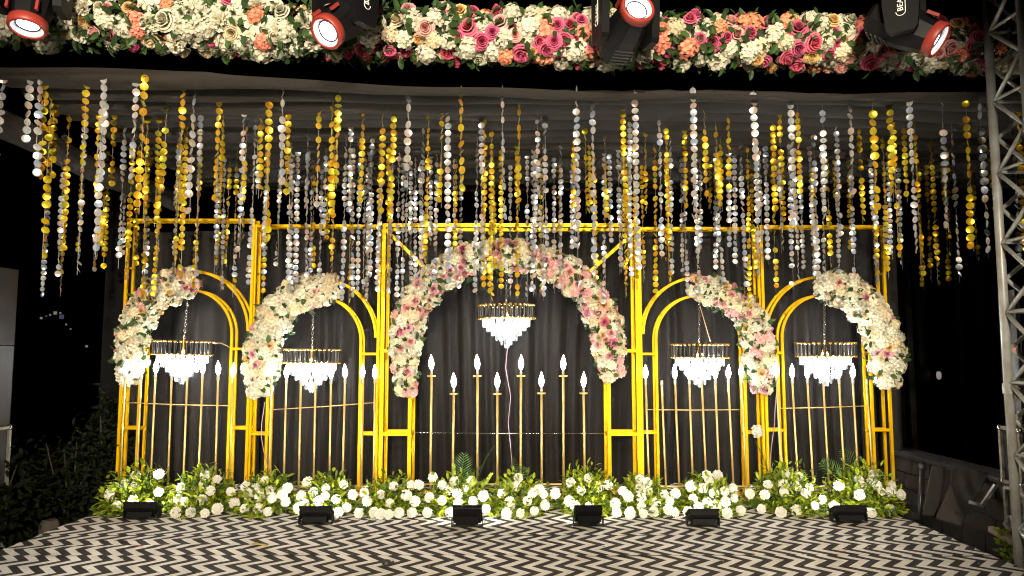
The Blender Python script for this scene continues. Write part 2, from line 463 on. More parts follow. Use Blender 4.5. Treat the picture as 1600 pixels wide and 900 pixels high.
# ================================================================== GOLD FRAMES
FY, FD, TW = 6.42, .115, .023
def tube(parent, name, pts, side=TW, up=(0, 1, 0)):
    m = MB(); m.square(pts, side, up)
    return obj(name, m, M['gold'], parent)
def arch_pts(cx, hw, zs, Y, n=26):
    pts = [(cx-hw, Y, zs)]
    pts += [(cx-hw*math.cos(math.pi*i/n), Y, zs+hw*math.sin(math.pi*i/n)) for i in range(1, n)]
    return pts + [(cx+hw, Y, zs)]
def panel(label, xl, xr, il, ir, vtop, vmid, vlow, vpo, vpi, depth=FD, dy=0.0, outer_arch=True, tw=TW, brace=False):
    Y0 = FY+dy
    X = lambda u, v=600: at(u, v, Y0).x
    Z = lambda v: at(800, v, Y0).z
    xl, xr, il, ir = X(xl), X(xr), X(il), X(ir)
    root = empty('gold_archway', ((xl+xr)/2, Y0, 0))
    tag(root, label, 'archway', 'gold arch frames')
    Minv = Matrix.Translation((-(xl+xr)/2, -Y0, 0))
    def T(name, pts, side=tw, up=(0, 1, 0)):
        return tube(root, name, [Minv @ Vector(p) for p in pts], side, up)
    zt, zm, zl = Z(vtop), Z(vmid), Z(vlow)
    h = tw/2
    cx = (xl+xr)/2; ci = (il+ir)/2
    zpi = Z(vpi); hwi = (ir-il)/2; zsi = zpi-hwi
    for k, yy in enumerate((Y0, Y0+depth)):
        s = tw if k == 0 else tw*.92
        T('post', [(xl, yy, .018), (xl, yy, zt-h)], s); T('post', [(xr, yy, .018), (xr, yy, zt-h)], s)
        T('top_rail', [(xl-h, yy, zt+.0005*k), (xr+h, yy, zt+.0005*k)], s, (0, 0, 1))
        T('inner_post', [(il, yy, .018), (il, yy, zsi)], s*.96); T('inner_post', [(ir, yy, .018), (ir, yy, zsi)], s*.96)
        T('inner_arch', arch_pts(ci, hwi, zsi+.001, yy), s*.94, (0, 1, 0))
        if outer_arch:
            zpo = Z(vpo); hwo = (xr-xl)/2-tw
            T('outer_arch', arch_pts(cx, hwo, zpo-hwo, yy), s*.94, (0, 1, 0))
        for z in (zm, zl):
            T('cross_rail', [(xl+h, yy, z), (il-h*.9, yy, z)], s*.9, (0, 0, 1))
            T('cross_rail', [(ir+h*.9, yy, z), (xr-h, yy, z)], s*.9, (0, 0, 1))
        if brace:
            a, b = Vector((xl+h, yy, zt-.04)), Vector((xl+.40, yy, zt-.42))
            T('brace', [a, b], s*.9); T('brace', [(xr-h, yy, zt-.06), (xr-.44, yy, zt-.44)], s*.9)
    for z in (zt-.03, zt-.42, zm, zl, .05):                              # spacers between front and back
        for x in (xl, xr):
            T('spacer', [(x, Y0+h, z-.002), (x, Y0+depth-h, z-.002)], tw*.7, (0, 0, 1))
    for x in (il, ir):
        for z in (zm-.01, zl-.01):
            T('spacer', [(x, Y0+h, z), (x, Y0+depth-h, z)], tw*.7, (0, 0, 1))
    if outer_arch:
        for a in (35, 90, 145):
            T('spacer', [(ci+hwi*math.cos(R(a)), Y0+h, zsi+hwi*math.sin(R(a))), (ci+hwi*math.cos(R(a)), Y0+depth-h, zsi+hwi*math.sin(R(a)))], tw*.7, (0, 0, 1))
    m = MB(); m.box((xl-.03, Y0-.03, .002), (xr+.03, Y0-.002, .018), M=Minv); m.box((xl-.03, Y0+depth+.002, .002), (xr+.03, Y0+depth+.03, .018), M=Minv)
    for x in (xl, xr, il, ir): m.box((x-.02, Y0-.002, .003), (x+.02, Y0+depth+.002, .017), M=Minv)
    obj('base_plate', m, M['gold'], root)
    return dict(ci=ci, hwi=hwi, zsi=zsi, cx=cx, xl=xl, xr=xr, zt=zt, Y0=Y0)
P = [
 panel('leftmost gold double arch frame with flowers down its left side', 190, 389, 219, 360, 344, 545, 669, 423, 453, dy=-.02),
 panel('gold double arch frame second from the left beside the big central one', 393, 590, 419, 563, 353, 553, 678, 434, 463, dy=.01),
 panel('wide central gold frame with one tall arch and corner braces', 597, 997, 641, 951, 352, 548, 678, 0, 398, depth=.24, dy=-.04, outer_arch=False, tw=.031, brace=True),
 panel('gold double arch frame fourth from the left with flowers crossing its right side', 1002, 1190, 1026, 1164, 357, 553, 676, 433, 462, dy=.02),
 panel('rightmost gold double arch frame with flowers over its right shoulder', 1196, 1389, 1224, 1361, 354, 551, 672, 432, 461, dy=.01),
]

# ================================================================== FLOWER MESHES (facing +Z, radius about 1)
def rose_mb(seed, closed=0.0):
    rng = random.Random(seed); m = MB()
    for li, (n, op, h) in enumerate([(2, .10, .95), (3, .22, .92), (4, .40, .82), (5, .62, .62), (6, .84, .36), (6, 1.0, .12)]):
        op *= (1-closed*.45)
        a0 = rng.random()*6.28
        for k in range(n):
            a = a0 + 2*math.pi*k/n + rng.uniform(-.12, .12)
            wd = math.pi/n*rng.uniform(1.15, 1.4)
            vs, tt = [], []
            for t in (0, .55, .85, 1.0):
                for s in (-1, -.45, .45, 1):
                    aa = a + s*wd*(.55+.45*t)
                    rr = op*(.35+.65*t**.8)*(1-.10*s*s*t) + (.10*op if t == 1 else 0)
                    z = -.35 + (h+.35)*t**.75*(1-.22*s*s) - (.16*op if t == 1 else 0) + rng.uniform(-.02, .02)
                    vs.append((rr*math.cos(aa), rr*math.sin(aa), z))
                    tt.append(min(1, .12+.55*t*(.5+.5*op)+.33*(t > .9)))
            fs = [(r*4+c, r*4+c+1, r*4+c+5, r*4+c+4) for r in range(3) for c in range(3)]
            m.add(vs, fs, 0, tt)
    return m
def hydrangea_mb(seed, n=21, pet=4, size=.47, ruff=.34):
    rng = random.Random(seed); m = MB()
    for i in range(n):
        z = 1 - (i+.5)/n*1.25
        r = math.sqrt(max(0, 1-z*z)); a = i*2.39996+rng.uniform(-.2, .2)
        nrm = Vector((r*math.cos(a), r*math.sin(a), max(z, -.3)+.15)).normalized()
        rad = 1-ruff*rng.random()
        c = Vector((r*math.cos(a)*.92, r*math.sin(a)*.92, z*.72))*rad
        q = nrm.to_track_quat('Z', 'Y')
        sp = rng.random()*6.28; s = size*rng.uniform(.8, 1.15)
        for p in range(pet):
            b = sp + 2*math.pi*p/pet
            lift = rng.uniform(.05, .35)
            loc = [(0, 0, -.05), (.55, -.42, .10+lift*.2), (1.0, -.22, lift), (1.0, .26, lift*.8), (.5, .45, .12+lift*.2)]
            vs = []
            for x, y, zz in loc:
                v = Vector((x*math.cos(b)-y*math.sin(b), x*math.sin(b)+y*math.cos(b), zz))*s
                vs.append(c + q @ v)
            m.add(vs, [(0, 1, 2, 3, 4)], 0, [.0, .75, 1, 1, .75])
    # inner heart so that gaps look deep, not empty
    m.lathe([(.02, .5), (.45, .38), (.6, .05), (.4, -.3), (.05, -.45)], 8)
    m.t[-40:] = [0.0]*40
    return m
def ruffle_mb(seed, n=46):
    rng = random.Random(seed); m = MB()
    for i in range(n):
        z = 1 - (i+.5)/n*1.05
        r = math.sqrt(max(0, 1-z*z)); a = i*2.39996+rng.uniform(-.3, .3)
        d = Vector((r*math.cos(a), r*math.sin(a), z*.75)).normalized()
        side = d.cross(Vector((rng.uniform(-1, 1), rng.uniform(-1, 1), rng.uniform(-.4, 1)))).normalized()
        up = d.cross(side)
        L = rng.uniform(.78, 1.05)*(1 if z > .1 else .9); wd = rng.uniform(.26, .4)
        vs, tt = [], []
        for t in (.25, .7, 1.0):
            for s in (-1, -.33, .33, 1):
                fl = (.08 if (s in (-1, .33)) else -.06)*t*t
                vs.append(d*(L*t*(1-.12*s*s)) + side*(s*wd*t) + up*(fl+.10*t*t*rng.uniform(-1, 1)))
                tt.append(t)
        m.add(vs, [(r_*4+c, r_*4+c+1, r_*4+c+5, r_*4+c+4) for r_ in range(2) for c in range(3)], 0, tt)
    return m
def mum_mb(seed):
    rng = random.Random(seed); m = MB()
    for n, el, L in [(17, -22, .95), (17, -4, 1.0), (16, 14, 1.0), (15, 30, .97), (14, 46, .95), (12, 62, .93), (9, 75, .92), (4, 86, .92)]:
        a0 = rng.random()*6.28
        for k in range(n):
            a = a0+2*math.pi*k/n+rng.uniform(-.08, .08)
            e = R(el+rng.uniform(-7, 7)); l = L*rng.uniform(.88, 1.06); wd = .115
            d = Vector((math.cos(a)*math.cos(e), math.sin(a)*math.cos(e), math.sin(e)*.72))
            sd = Vector((-math.sin(a), math.cos(a), 0)); u = d.cross(sd)*-1
            if u.z < 0: u = -u
            vs, tt = [], []
            for t, ww, cu in ((.35, .5, 0), (.7, 1.0, .03), (.9, .95, .06), (1.0, .35, .10)):
                for s in (-1, 1):
                    vs.append(d*(l*t)+sd*(s*wd*ww)+u*(cu+.05))
                    tt.append(min(1, .1+.95*t))
            m.add(vs, [(0, 1, 3, 2), (2, 3, 5, 4), (4, 5, 7, 6)], 0, tt)
    m.lathe([(.62, .0), (.58, .3), (.36, .54), (.001, .62)], 10)
    m.t[-40:] = [.8]*40
    return m
FM = {}
def fmesh(kind, colour):
    key = (kind, colour)
    if key not in FM:
        L = []
        for s in range(3):
            if kind == 'rose': b = rose_mb(s+1, .0 if s < 2 else .5)
            elif kind == 'hydrangea': b = hydrangea_mb(s+5)
            elif kind == 'carnation': b = ruffle_mb(s+9)
            else: b = mum_mb(s+20)
            L.append(b.mesh(kind+'_'+colour, M[colour], False, True))
        FM[key] = L
    return random.choice(FM[key])
def leaf_into(m, c, d, nrm, L, wd, fold=.15):
    d = d.normalized(); s = d.cross(nrm)
    if s.length < 1e-4: s = d.cross(Vector((1, 0, 0)))
    s.normalize(); n = s.cross(d)
    m.add([c, c+d*L*.35+s*wd+n*fold*wd, c+d*L*.75+s*wd*.8+n*fold*wd-n*.06*L, c+d*L-n*.18*L, c+d*L*.75-s*wd*.8+n*fold*wd-n*.06*L, c+d*L*.35-s*wd+n*fold*wd, c+d*L*.4-n*fold*wd],
          [(0, 1, 6), (1, 2, 3, 6), (6, 3, 4, 5), (0, 6, 5)])
def rvec():
    while True:
        v = Vector((random.uniform(-1, 1), random.uniform(-1, 1), random.uniform(-1, 1)))
        if .1 < v.length < 1: return v.normalized()

def garland(name, label, path, rad, mix, density, cat='flower garland', group=None, front=(0, -1, 0), leaves=1.0, size=1.0, maxn=300):
    """path: list of world points; flowers sit round the front of a leafy core as parts"""
    pts = [Vector(p) for p in path]
    seg = [(pts[i+1]-pts[i]).length for i in range(len(pts)-1)]
    tot = sum(seg)
    root = empty(name, pts[0])
    tag(root, label, cat, group)
    inv = Matrix.Translation(-pts[0])
    def pos(s):
        s = min(max(s, 0), tot-1e-6)
        for i, l in enumerate(seg):
            if s <= l: return pts[i].lerp(pts[i+1], s/l), (pts[i+1]-pts[i]).normalized()
            s -= l
    rf = rad if callable(rad) else (lambda t: rad)
    core = MB()
    cp = [pos(tot*i/40) for i in range(41)]
    core.sweep([p-pts[0] for p, _ in cp], [max(.02, rf(i/40)*.55) for i in range(41)], 8)
    obj('core', core, M['moss'], root, smooth=True)
    fr = Vector(front)
    placed = []
    target = int(density*tot*1.0)
    tries = 0
    todo = []
    for i in range(min(target, maxn)):
        t = random.random(); kk = mix(t); todo.append((kk[2]*size*random.uniform(.82, 1.22), t, kk[0], kk[1]))
    todo.sort(reverse=True)
    ti, fails = 0, 0
    while ti < len(todo):
        tries += 1
        if fails > 160: ti += 1; fails = 0; continue
        fails += 1
        sz, t0, kind, colour = todo[ti]
        s = t0*tot+random.gauss(0, .12)
        if not -.02 < s < tot+.02: continue
        p, d = pos(s)
        t = max(0, min(1, s/tot))
        side = d.cross(fr).normalized(); f2 = side.cross(d).normalized()
        if f2.dot(fr) < 0: f2 = -f2
        ph = random.triangular(-105, 105, 0) if random.random() < .5 else random.uniform(-105, 105)
        nrm = side*math.sin(R(ph)) + f2*math.cos(R(ph))
        c = p + nrm*(rf(t)*random.uniform(.72, 1.12)-sz*.25)
        if any((c-q).length < (.70 if fails < 90 else .56)*(sz+s2) for q, s2 in placed): continue
        placed.append((c, sz)); ti += 1; fails = 0
        n2 = (nrm + fr*.45 + d*random.uniform(-.45, .45) + side*random.uniform(-.3, .3) + Vector((0, 0, .05))).normalized()
        ob(kind, fmesh(kind, colour), root, inv @ aim_matrix(c, n2, random.random()*6.28, sz))
    lm = MB()
    for i in range(int(tot*190*leaves)):
        s = random.uniform(0, tot); p, d = pos(s)
        side = d.cross(fr).normalized(); f2 = fr
        ph = random.uniform(-120, 120)
        nrm = side*math.sin(R(ph))+f2*math.cos(R(ph))
        r = rf(s/tot)*random.uniform(.6, 1.12)
        leaf_into(lm, inv @ (p+nrm*r), (rvec()*.9+nrm*.7), nrm, random.uniform(.05, .085)*size, random.uniform(.014, .022)*size)
    tag(obj('leaves', lm, M['leaf'], root), kind='stuff')
    return root

# ------------------------------------------------------------------ arch garlands
def mixer(table):
    tot = sum(x[0] for x in table)
    def f(t):
        r = random.random()*tot
        for wgt, k, c, s in table:
            r -= wgt
            if r <= 0: return k, c, s
        return table[0][1:]
    return f
archmix = mixer([(4, 'hydrangea', 'white', .062), (2.4, 'hydrangea', 'cream', .058), (2, 'carnation', 'white', .046), (2.4, 'rose', 'cream', .043),
                 (2.4, 'rose', 'palepink', .042), (.8, 'rose', 'pink', .04), (1.4, 'rose', 'blush', .044), (1.0, 'hydrangea', 'blush', .052), (1.8, 'rose', 'apricot', .04)])
pinkmix = mixer([(3, 'hydrangea', 'white', .062), (3, 'hydrangea', 'cream', .062), (1.5, 'rose', 'cream', .046), (3.2, 'rose', 'palepink', .043), (1, 'rose', 'pink', .042), (2.2, 'rose', 'blush', .045),
                 (2.4, 'hydrangea', 'blush', .055), (1.6, 'rose', 'apricot', .042)])
whitemix = mixer([(8, 'hydrangea', 'white', .066), (5, 'hydrangea', 'cream', .064), (2, 'carnation', 'cream', .05), (2.4, 'rose', 'palepink', .042), (1, 'rose', 'blush', .042), (1.4, 'rose', 'apricot', .038)])
def gpath(px, Y=6.36):
    ctrl = [at(u, v, Y) for u, v in px]
    out = []
    n = len(ctrl)
    for i in range(n-1):
        p0, p1, p2, p3 = ctrl[max(i-1, 0)], ctrl[i], ctrl[i+1], ctrl[min(i+2, n-1)]
        for k in range(6):
            t = k/6
            out.append(.5*((2*p1)+(p2-p0)*t+(2*p0-5*p1+4*p2-p3)*t*t+(3*p1-p0-3*p2+p3)*t**3))
    return out+[ctrl[-1]]
GG = 'flower garlands on the gold arches'
def taper(r0, r1=None, a=.65):
    return lambda t: (r0 if r1 is None else r0+(r1-r0)*t)*(a+(1-a)*min(1, min(t, 1-t)*7))
garland('arch_garland', 'cream and pink flower garland climbing the left side of the leftmost arch', gpath([(203, 592), (207, 540), (221, 492), (252, 455), (308, 436)]), taper(.122), archmix, 84, group=GG)
garland('arch_garland', 'mostly cream flower garland climbing the left side of the second arch', gpath([(407, 610), (412, 550), (430, 496), (462, 465), (520, 449)]), taper(.132), mixer([(8, 'hydrangea', 'cream', .064), (6, 'hydrangea', 'white', .066), (2.2, 'rose', 'palepink', .042), (1.2, 'rose', 'blush', .044), (2.2, 'rose', 'apricot', .042)]), 88, group=GG)
garland('arch_garland', 'long flower garland arching right over the wide central frame', gpath([(634, 612), (633, 560), (636, 512), (654, 466), (686, 432), (724, 408), (772, 398), (822, 402), (868, 420), (908, 446), (936, 484), (950, 530), (956, 586)], 6.30), taper(.118, .130), lambda t: (archmix if t < .5 else pinkmix)(t), 84, group=GG)
garland('arch_garland', 'flower garland falling from the top of the fourth arch to its right foot', gpath([(1084, 444), (1130, 462), (1168, 490), (1184, 530), (1188, 572), (1190, 606)]), taper(.112), mixer([(3, 'hydrangea', 'cream', .062), (3, 'hydrangea', 'white', .06), (2.4, 'rose', 'palepink', .043), (1.3, 'hydrangea', 'blush', .056), (1.2, 'rose', 'blush', .044), (1.6, 'rose', 'apricot', .042)]), 76, group=GG, leaves=1.5)
garland('arch_garland', 'ivory flower garland over the right shoulder of the rightmost arch', gpath([(1278, 446), (1316, 452), (1352, 480), (1376, 520), (1386, 560), (1384, 598)]), taper(.130), whitemix, 86, group=GG)
# loose bloom on the rail of the fourth frame
c = at(1184, 674, 6.36)
t = empty('loose_flower', c); tag(t, 'single white bloom stuck on the low rail right of the fourth arch', 'flower')
ob('hydrangea', fmesh('hydrangea', 'white'), t, aim_matrix((0, 0, 0), (-.1, -1, .2), 0, .055))
m = MB(); m.sweep([(0, .0, 0), (.005, .03, -.03), (.0, .05, -.05)], .004, 5); obj('stem', m, M['stem'], t)

# ------------------------------------------------------------------ flower beam along the top
def bp(u):
    t = u/1600
    v = np.interp(u, [-60, 0, 200, 400, 600, 800, 1000, 1200, 1400, 1660], [22, 24, 33, 44, 50, 58, 63, 66, 70, 78])
    return at(u, v, 4.22+.40*t)
beam = [bp(u) for u in range(-60, 1661, 40)]
mixL = mixer([(6, 'hydrangea', 'white', .066), (2.6, 'carnation', 'white', .06), (3, 'rose', 'white', .056), (1.4, 'rose', 'cream', .052), (2.0, 'rose', 'pink', .046), (1.0, 'hydrangea', 'coral', .05), (1.0, 'rose', 'blush', .046), (.7, 'rose', 'apricot', .042)])
mixR = mixer([(5, 'hydrangea', 'white', .064), (1.4, 'rose', 'white', .05), (1.8, 'hydrangea', 'cream', .058), (8, 'rose', 'pink', .052), (3.2, 'hydrangea', 'coral', .058), (1.4, 'rose', 'blush', .05), (1.4, 'rose', 'apricot', .047)])
garland('beam_garland', 'thick band of white, pink and coral flowers along the top beam', beam, .15, lambda t: (mixL if random.random() > (t-.24)*7 else mixR)(t), 58, front=(0, -.93, -.37), leaves=1.7, maxn=520)
mb = MB()
pts = [p+Vector((0, .17, .06)) for p in beam]
mb.square([Vector((-4.6, pts[0].y-.05, pts[0].z))] + pts[2:-2] + [Vector((5.0, pts[-1].y+.05, pts[-1].z))], .24, (0, 0, 1))
tag(obj('wrapped_beam', mb, M['blackwrap']), 'black cloth wrapped beam behind the top flower band', 'beam')

# ================================================================== HANGING SEQUIN STRANDS
ST = """1,118,245,s 45,108,217,s 59,112,270,s 67,136,276,g 73,150,410,g 83,165,277,g 103,172,395,g 96,215,428,s 132,118,285,g 127,182,425,s 152,172,300,g
156,112,402,s 163,150,280,s 176,182,290,g 166,240,417,g 150,250,421,m 190,202,416,s 210,132,280,s 222,118,330,g 203,215,438,g 213,230,412,g 227,188,345,g 258,158,296,g
230,240,437,m 245,188,350,g 249,290,415,g 283,122,325,g 287,200,430,g 278,210,425,g 300,140,338,s 309,185,430,s 278,200,322,s 340,162,310,g 347,182,316,g 338,240,433,s 348,250,452,s
378,165,398,s 384,190,312,g 367,230,461,m 395,200,446,s 402,190,300,s
406,178,306,g 418,152,372,g 414,240,456,m 440,130,295,s 449,172,302,g 452,225,440,s 463,240,441,s 480,205,325,s 479,240,432,s 489,260,420,g 497,165,322,m 508,230,372,s 501,260,440,s
517,158,340,g 527,125,290,g 521,230,426,g 538,215,470,s 547,200,330,s 550,235,462,s 566,175,322,g 560,225,456,s 576,240,466,s 569,250,455,s 580,220,430,s
597,172,332,g 592,235,452,m 614,175,345,g 606,235,440,g 610,240,458,s 622,240,466,s 629,250,470,s 638,138,292,s 648,250,442,s 641,255,456,s 656,255,440,s
668,185,438,g 660,205,452,s 690,173,320,g 699,175,446,s 682,240,441,s 720,147,300,g 712,260,440,g 752,185,430,s 757,190,448,g 745,215,456,s 768,210,460,g 785,140,345,s 783,230,456,g 771,240,420,g
811,160,325,g 808,230,462,g 824,245,466,s 840,180,352,s 852,185,400,s 837,235,461,s 849,230,466,s 866,250,455,s 877,230,452,s 874,260,440,g
897,205,326,g 902,140,470,s 915,205,330,g 927,155,430,s 921,230,330,g 946,215,341,g 953,245,376,s 945,240,472,s 974,170,330,g 985,185,330,s 994,150,420,s 967,235,426,s 976,240,462,g 984,230,444,s 992,225,455,g
1009,210,330,g 1032,192,400,s 1043,205,441,g 1049,215,428,s 1025,235,457,g 1071,205,322,g 1070,250,452,s 1085,133,345,s 1088,225,455,s 1102,175,306,g 1095,250,386,s 1120,200,312,g 1127,220,328,g 1139,175,302,g
1124,240,438,s 1118,250,420,s 1140,240,382,s 1110,260,330,g 1160,230,448,s 1171,235,482,g 1180,138,345,s 1184,225,432,s 1189,240,410,s
1210,200,330,g 1220,178,302,g 1209,240,452,g 1223,260,350,g 1238,142,350,s 1236,230,448,s 1248,170,302,g 1244,235,440,s 1268,230,432,s 1275,215,430,s 1288,162,345,s 1287,235,445,s 1295,250,420,g 1310,200,366,s 1304,245,322,g
1331,170,300,s 1332,230,432,s 1345,205,346,g 1366,140,330,g 1369,230,450,m 1384,220,428,g 1393,162,310,g 1399,175,398,g 1391,240,402,s 1415,205,312,g 1426,148,392,s 1434,195,428,g
1460,225,442,g 1477,160,360,s 1483,240,400,g 1493,190,438,s 1515,150,388,g 1537,155,398,s 1549,165,330,g 1588,175,404,s 1597,180,398,g"""
disc_mb = MB()
n = 14; rr = .0225
vs = [(0, .0035, 0)] + [(rr*.6*math.cos(2*math.pi*k/n), .0025, rr*.6*math.sin(2*math.pi*k/n)) for k in range(n)] + [(rr*math.cos(2*math.pi*k/n), 0, rr*math.sin(2*math.pi*k/n)) for k in range(n)]
fs = [(0, 1+(k+1) % n, 1+k) for k in range(n)] + [(1+k, 1+(k+1) % n, n+1+(k+1) % n, n+1+k) for k in range(n)]
disc_mb.add(vs, fs)
DISC = {'g': disc_mb.mesh('gold_disc', M['golds'], True), 's': disc_mb.mesh('silver_disc', M['silvers'], True)}
ORD = ['first','second','third','fourth','fifth','sixth','seventh','eighth','ninth','tenth','eleventh','twelfth','thirteenth','fourteenth','fifteenth','sixteenth','seventeenth','eighteenth','nineteenth','twentieth']
ORD += ['twenty-'+x for x in ORD[:9]] + ['thirtieth'] + ['thirty-'+x for x in ORD[:9]]
def zone(u):
    for lim, nm in ((188, 'left of the gold frames'), (391, 'above the leftmost arch'), (595, 'above the second arch'), (1000, 'above the wide central arch'),
                    (1193, 'above the fourth arch'), (1392, 'above the rightmost arch'), (1700, 'right of the gold frames')):
        if u < lim: return nm
rows = [(float(a), float(b), float(c), d) for a, b, c, d in (x.split(',') for x in ST.split())]
rx_ = random.Random(5)
for k in range(56):
    uu = 70+k*26.2+rx_.uniform(-12, 12); tp_ = rx_.uniform(232, 268)
    rows.append((uu, tp_, min(475, tp_+rx_.uniform(120, 225)), rx_.choice('gss' if 380 < uu < 1320 else 'ggs')))
rows.sort()
cnt = {}
rs = random.Random(99)
for u, vt, vb, c in rows:
    a, b = 0, (450-(vt-9))/FPX
    tt = (ZC-.02-CAMH)/(SP+b*CP)
    Y = min(max(tt*(CP-b*SP), 4.55+.05*(u-800)/250), 6.25) + rs.uniform(-.04, .12)
    X = at(u, (vt+vb)/2, Y).x
    z0, z1 = at(u, vt, Y).z, at(u, vb, Y).z
    z0 = min(z0, ZC-.04)
    zn = zone(u); word = {'g': 'gold', 's': 'silver', 'm': 'two-tone'}[c]
    k = cnt[(zn, c)] = cnt.get((zn, c), 0)+1
    root_mb = MB()
    root_mb.sweep([(0, 0, ZC-z0-.01), (.006*rs.uniform(-1, 1), 0, (ZC-z0)*.5), (0, 0, 0), (0, 0, z1-z0-.02)], .0011, 3)
    root = obj('sequin_strand', root_mb, M['thread'])
    root.location = (X, Y, z0)
    tag(root, f'{ORD[k-1]} {word} disc strand from the left among those {zn}', 'sequin strand', 'hanging sequin strands')
    sc = rs.choice([1.0, 1.0, 1.06, .93]) * (1.1 if Y < 4.9 else 1.0)
    step = .0475*sc
    yaw = rs.gauss(0, 50); z = 0.0; i = 0
    far = Y > 5.6
    acc = {'g': MB(), 's': MB()}
    sway = rs.uniform(-.02, .02)
    total = z0-z1
    while -z < total:
        yaw += rs.gauss(0, 32); yaw *= .92
        if rs.random() < .04: z -= step; continue
        cc = c if c in 'gs' else ('g' if (rs.random() < (.8 if -z < total*.5 else .35)) else 's')
        fr_ = -z/max(total, .01)
        Mx = Matrix.Translation((sway*fr_*fr_ + rs.uniform(-.002, .002), rs.uniform(-.003, .003), z)) @ Euler((R(rs.gauss(2, 16)), R(rs.gauss(0, 6)), R(yaw))).to_matrix().to_4x4() @ Matrix.Scale(sc*rs.uniform(.95, 1.04), 4)
        if far:
            acc[cc].add([Mx @ Vector(q) for q in vs], fs)
        else:
            ob('disc', DISC[cc], root, Mx)
        z -= step*rs.uniform(.96, 1.06); i += 1
    if far:
        for cc in 'gs':
            if acc[cc].v:
                tag(ob('discs', acc[cc].mesh('discs', M['golds' if cc == 'g' else 'silvers'], True), root), kind='stuff')

# ================================================================== CHANDELIERS
def rod_mesh():
    m = MB(); r = .0118
    m.lathe([(r, .0), (r, .105)], 8, 0)
    m.lathe([(r*1.25, -.014), (r*1.25, .004)], 8, 1, cap=True); m.lathe([(r*1.25, .101), (r*1.25, .119)], 8, 1, cap=True)
    return m.mesh('rod', [M['blackmetal'], M['brass']], True)
def crystal_mesh(L=.072):
    m = MB(); r = .0105
    m.lathe([(r*.6, 0), (r, -.008), (r, -L+.012), (r*.35, -L)], 6, 0, cap=True)
    return m.mesh('crystal', M['crystal'])
ROD, CRY = rod_mesh(), crystal_mesh()
mm = MB(); mm.lathe([(.004, 0), (.013, .01), (.015, .022), (.008, .038), (.001, .048)], 8)
MINI = mm.mesh('inner_bulb', M['minibulb'], True)
def link_mesh():
    m = MB(); pts = []
    for k in range(11):
        a = 2*math.pi*k/10
        pts.append((.008*math.cos(a), 0, .016*math.sin(a)))
    m.sweep(pts, .0022, 5, cap=False, up=(0, 1, 0))
    return m.mesh('chain_link', M['chrome'], True)
LINK = link_mesh()
CHL = ['crystal chandelier glowing inside the leftmost arch', 'crystal chandelier glowing inside the second arch from the left', 'crystal chandelier hanging highest, inside the wide central arch',
       'crystal chandelier glowing inside the fourth arch from the left', 'crystal chandelier glowing inside the rightmost arch']
for i, (u, vt, vb, cu, cv, tilt) in enumerate([(286, 530, 553, 293, 470, 1.5), (487, 541, 566, 490, 470, .6), (791, 474, 497, 792, 405, -.5), (1093, 536, 558, 1093, 466, 0), (1289, 535, 556, 1288, 464, 0)]):
    Y = 6.50
    c = at(u, vb, Y); top = at(cu, cv, Y)
    root = empty('chandelier', c); tag(root, CHL[i], 'chandelier', 'crystal chandeliers in the arches')
    TL = Matrix.Rotation(R(tilt), 4, 'Y')
    n = 34
    for k in range(n):
        a = 2*math.pi*(k+.3)/n
        ob('rod', ROD, root, TL @ Matrix.Translation((.248*math.cos(a), .248*math.sin(a), .0)))
    for z, r in ((-.002, .234),):
        m = MB(); m.lathe([(r, z), (r+.006, z), (r+.006, z+.008), (r, z+.008), (r, z)], 40, M=TL); obj('hoop', m, M['brass'], root, smooth=True)
    m = MB()
    for k in range(6):
        a = math.pi*k/6
        m.sweep([TL @ Vector((.236*math.cos(a), .236*math.sin(a), .004)), TL @ Vector((-.236*math.cos(a), -.236*math.sin(a), .004))], .004, 5)
    m.lathe([(.02, 0), (.035, .01), (.02, .06), (.008, .12), (.006, .14)], 10, M=TL)
    obj('centre_stem', m, M['brass'], root, smooth=True)
    for r, cntc, z in ((.205, 32, -.008), (.168, 26, -.046), (.128, 20, -.088), (.088, 14, -.130), (.046, 7, -.172), (.016, 3, -.196)):
        for k in range(cntc):
            a = 2*math.pi*(k+random.random()*.25)/cntc
            ob('crystal', CRY, root, TL @ Matrix.Translation((r*math.cos(a), r*math.sin(a), z)) @ Matrix.Rotation(random.random()*3, 4, 'Z') @ Matrix.Scale(random.uniform(.95, 1.05), 4))
    for k in range(9):
        a = 2*math.pi*k/9
        ob('inner_bulb', MINI, root, TL @ Matrix.Translation((.13*math.cos(a), .13*math.sin(a), -.034)) @ Matrix.Scale(.75, 4))
    for k in range(6):
        a = 2*math.pi*k/6+.4
        ob('inner_bulb', MINI, root, TL @ Matrix.Translation((.06*math.cos(a), .06*math.sin(a), -.09)))
    d = top-c; s0 = TL @ Vector((0, 0, .135)); n = int((d-s0).length/.026)
    for k in range(n):
        p = s0.lerp(d, (k+.5)/n)
        ob('chain_link', LINK, root, Matrix.Translation(p) @ Matrix.Rotation(R(90*(k % 2)+20), 4, 'Z'))

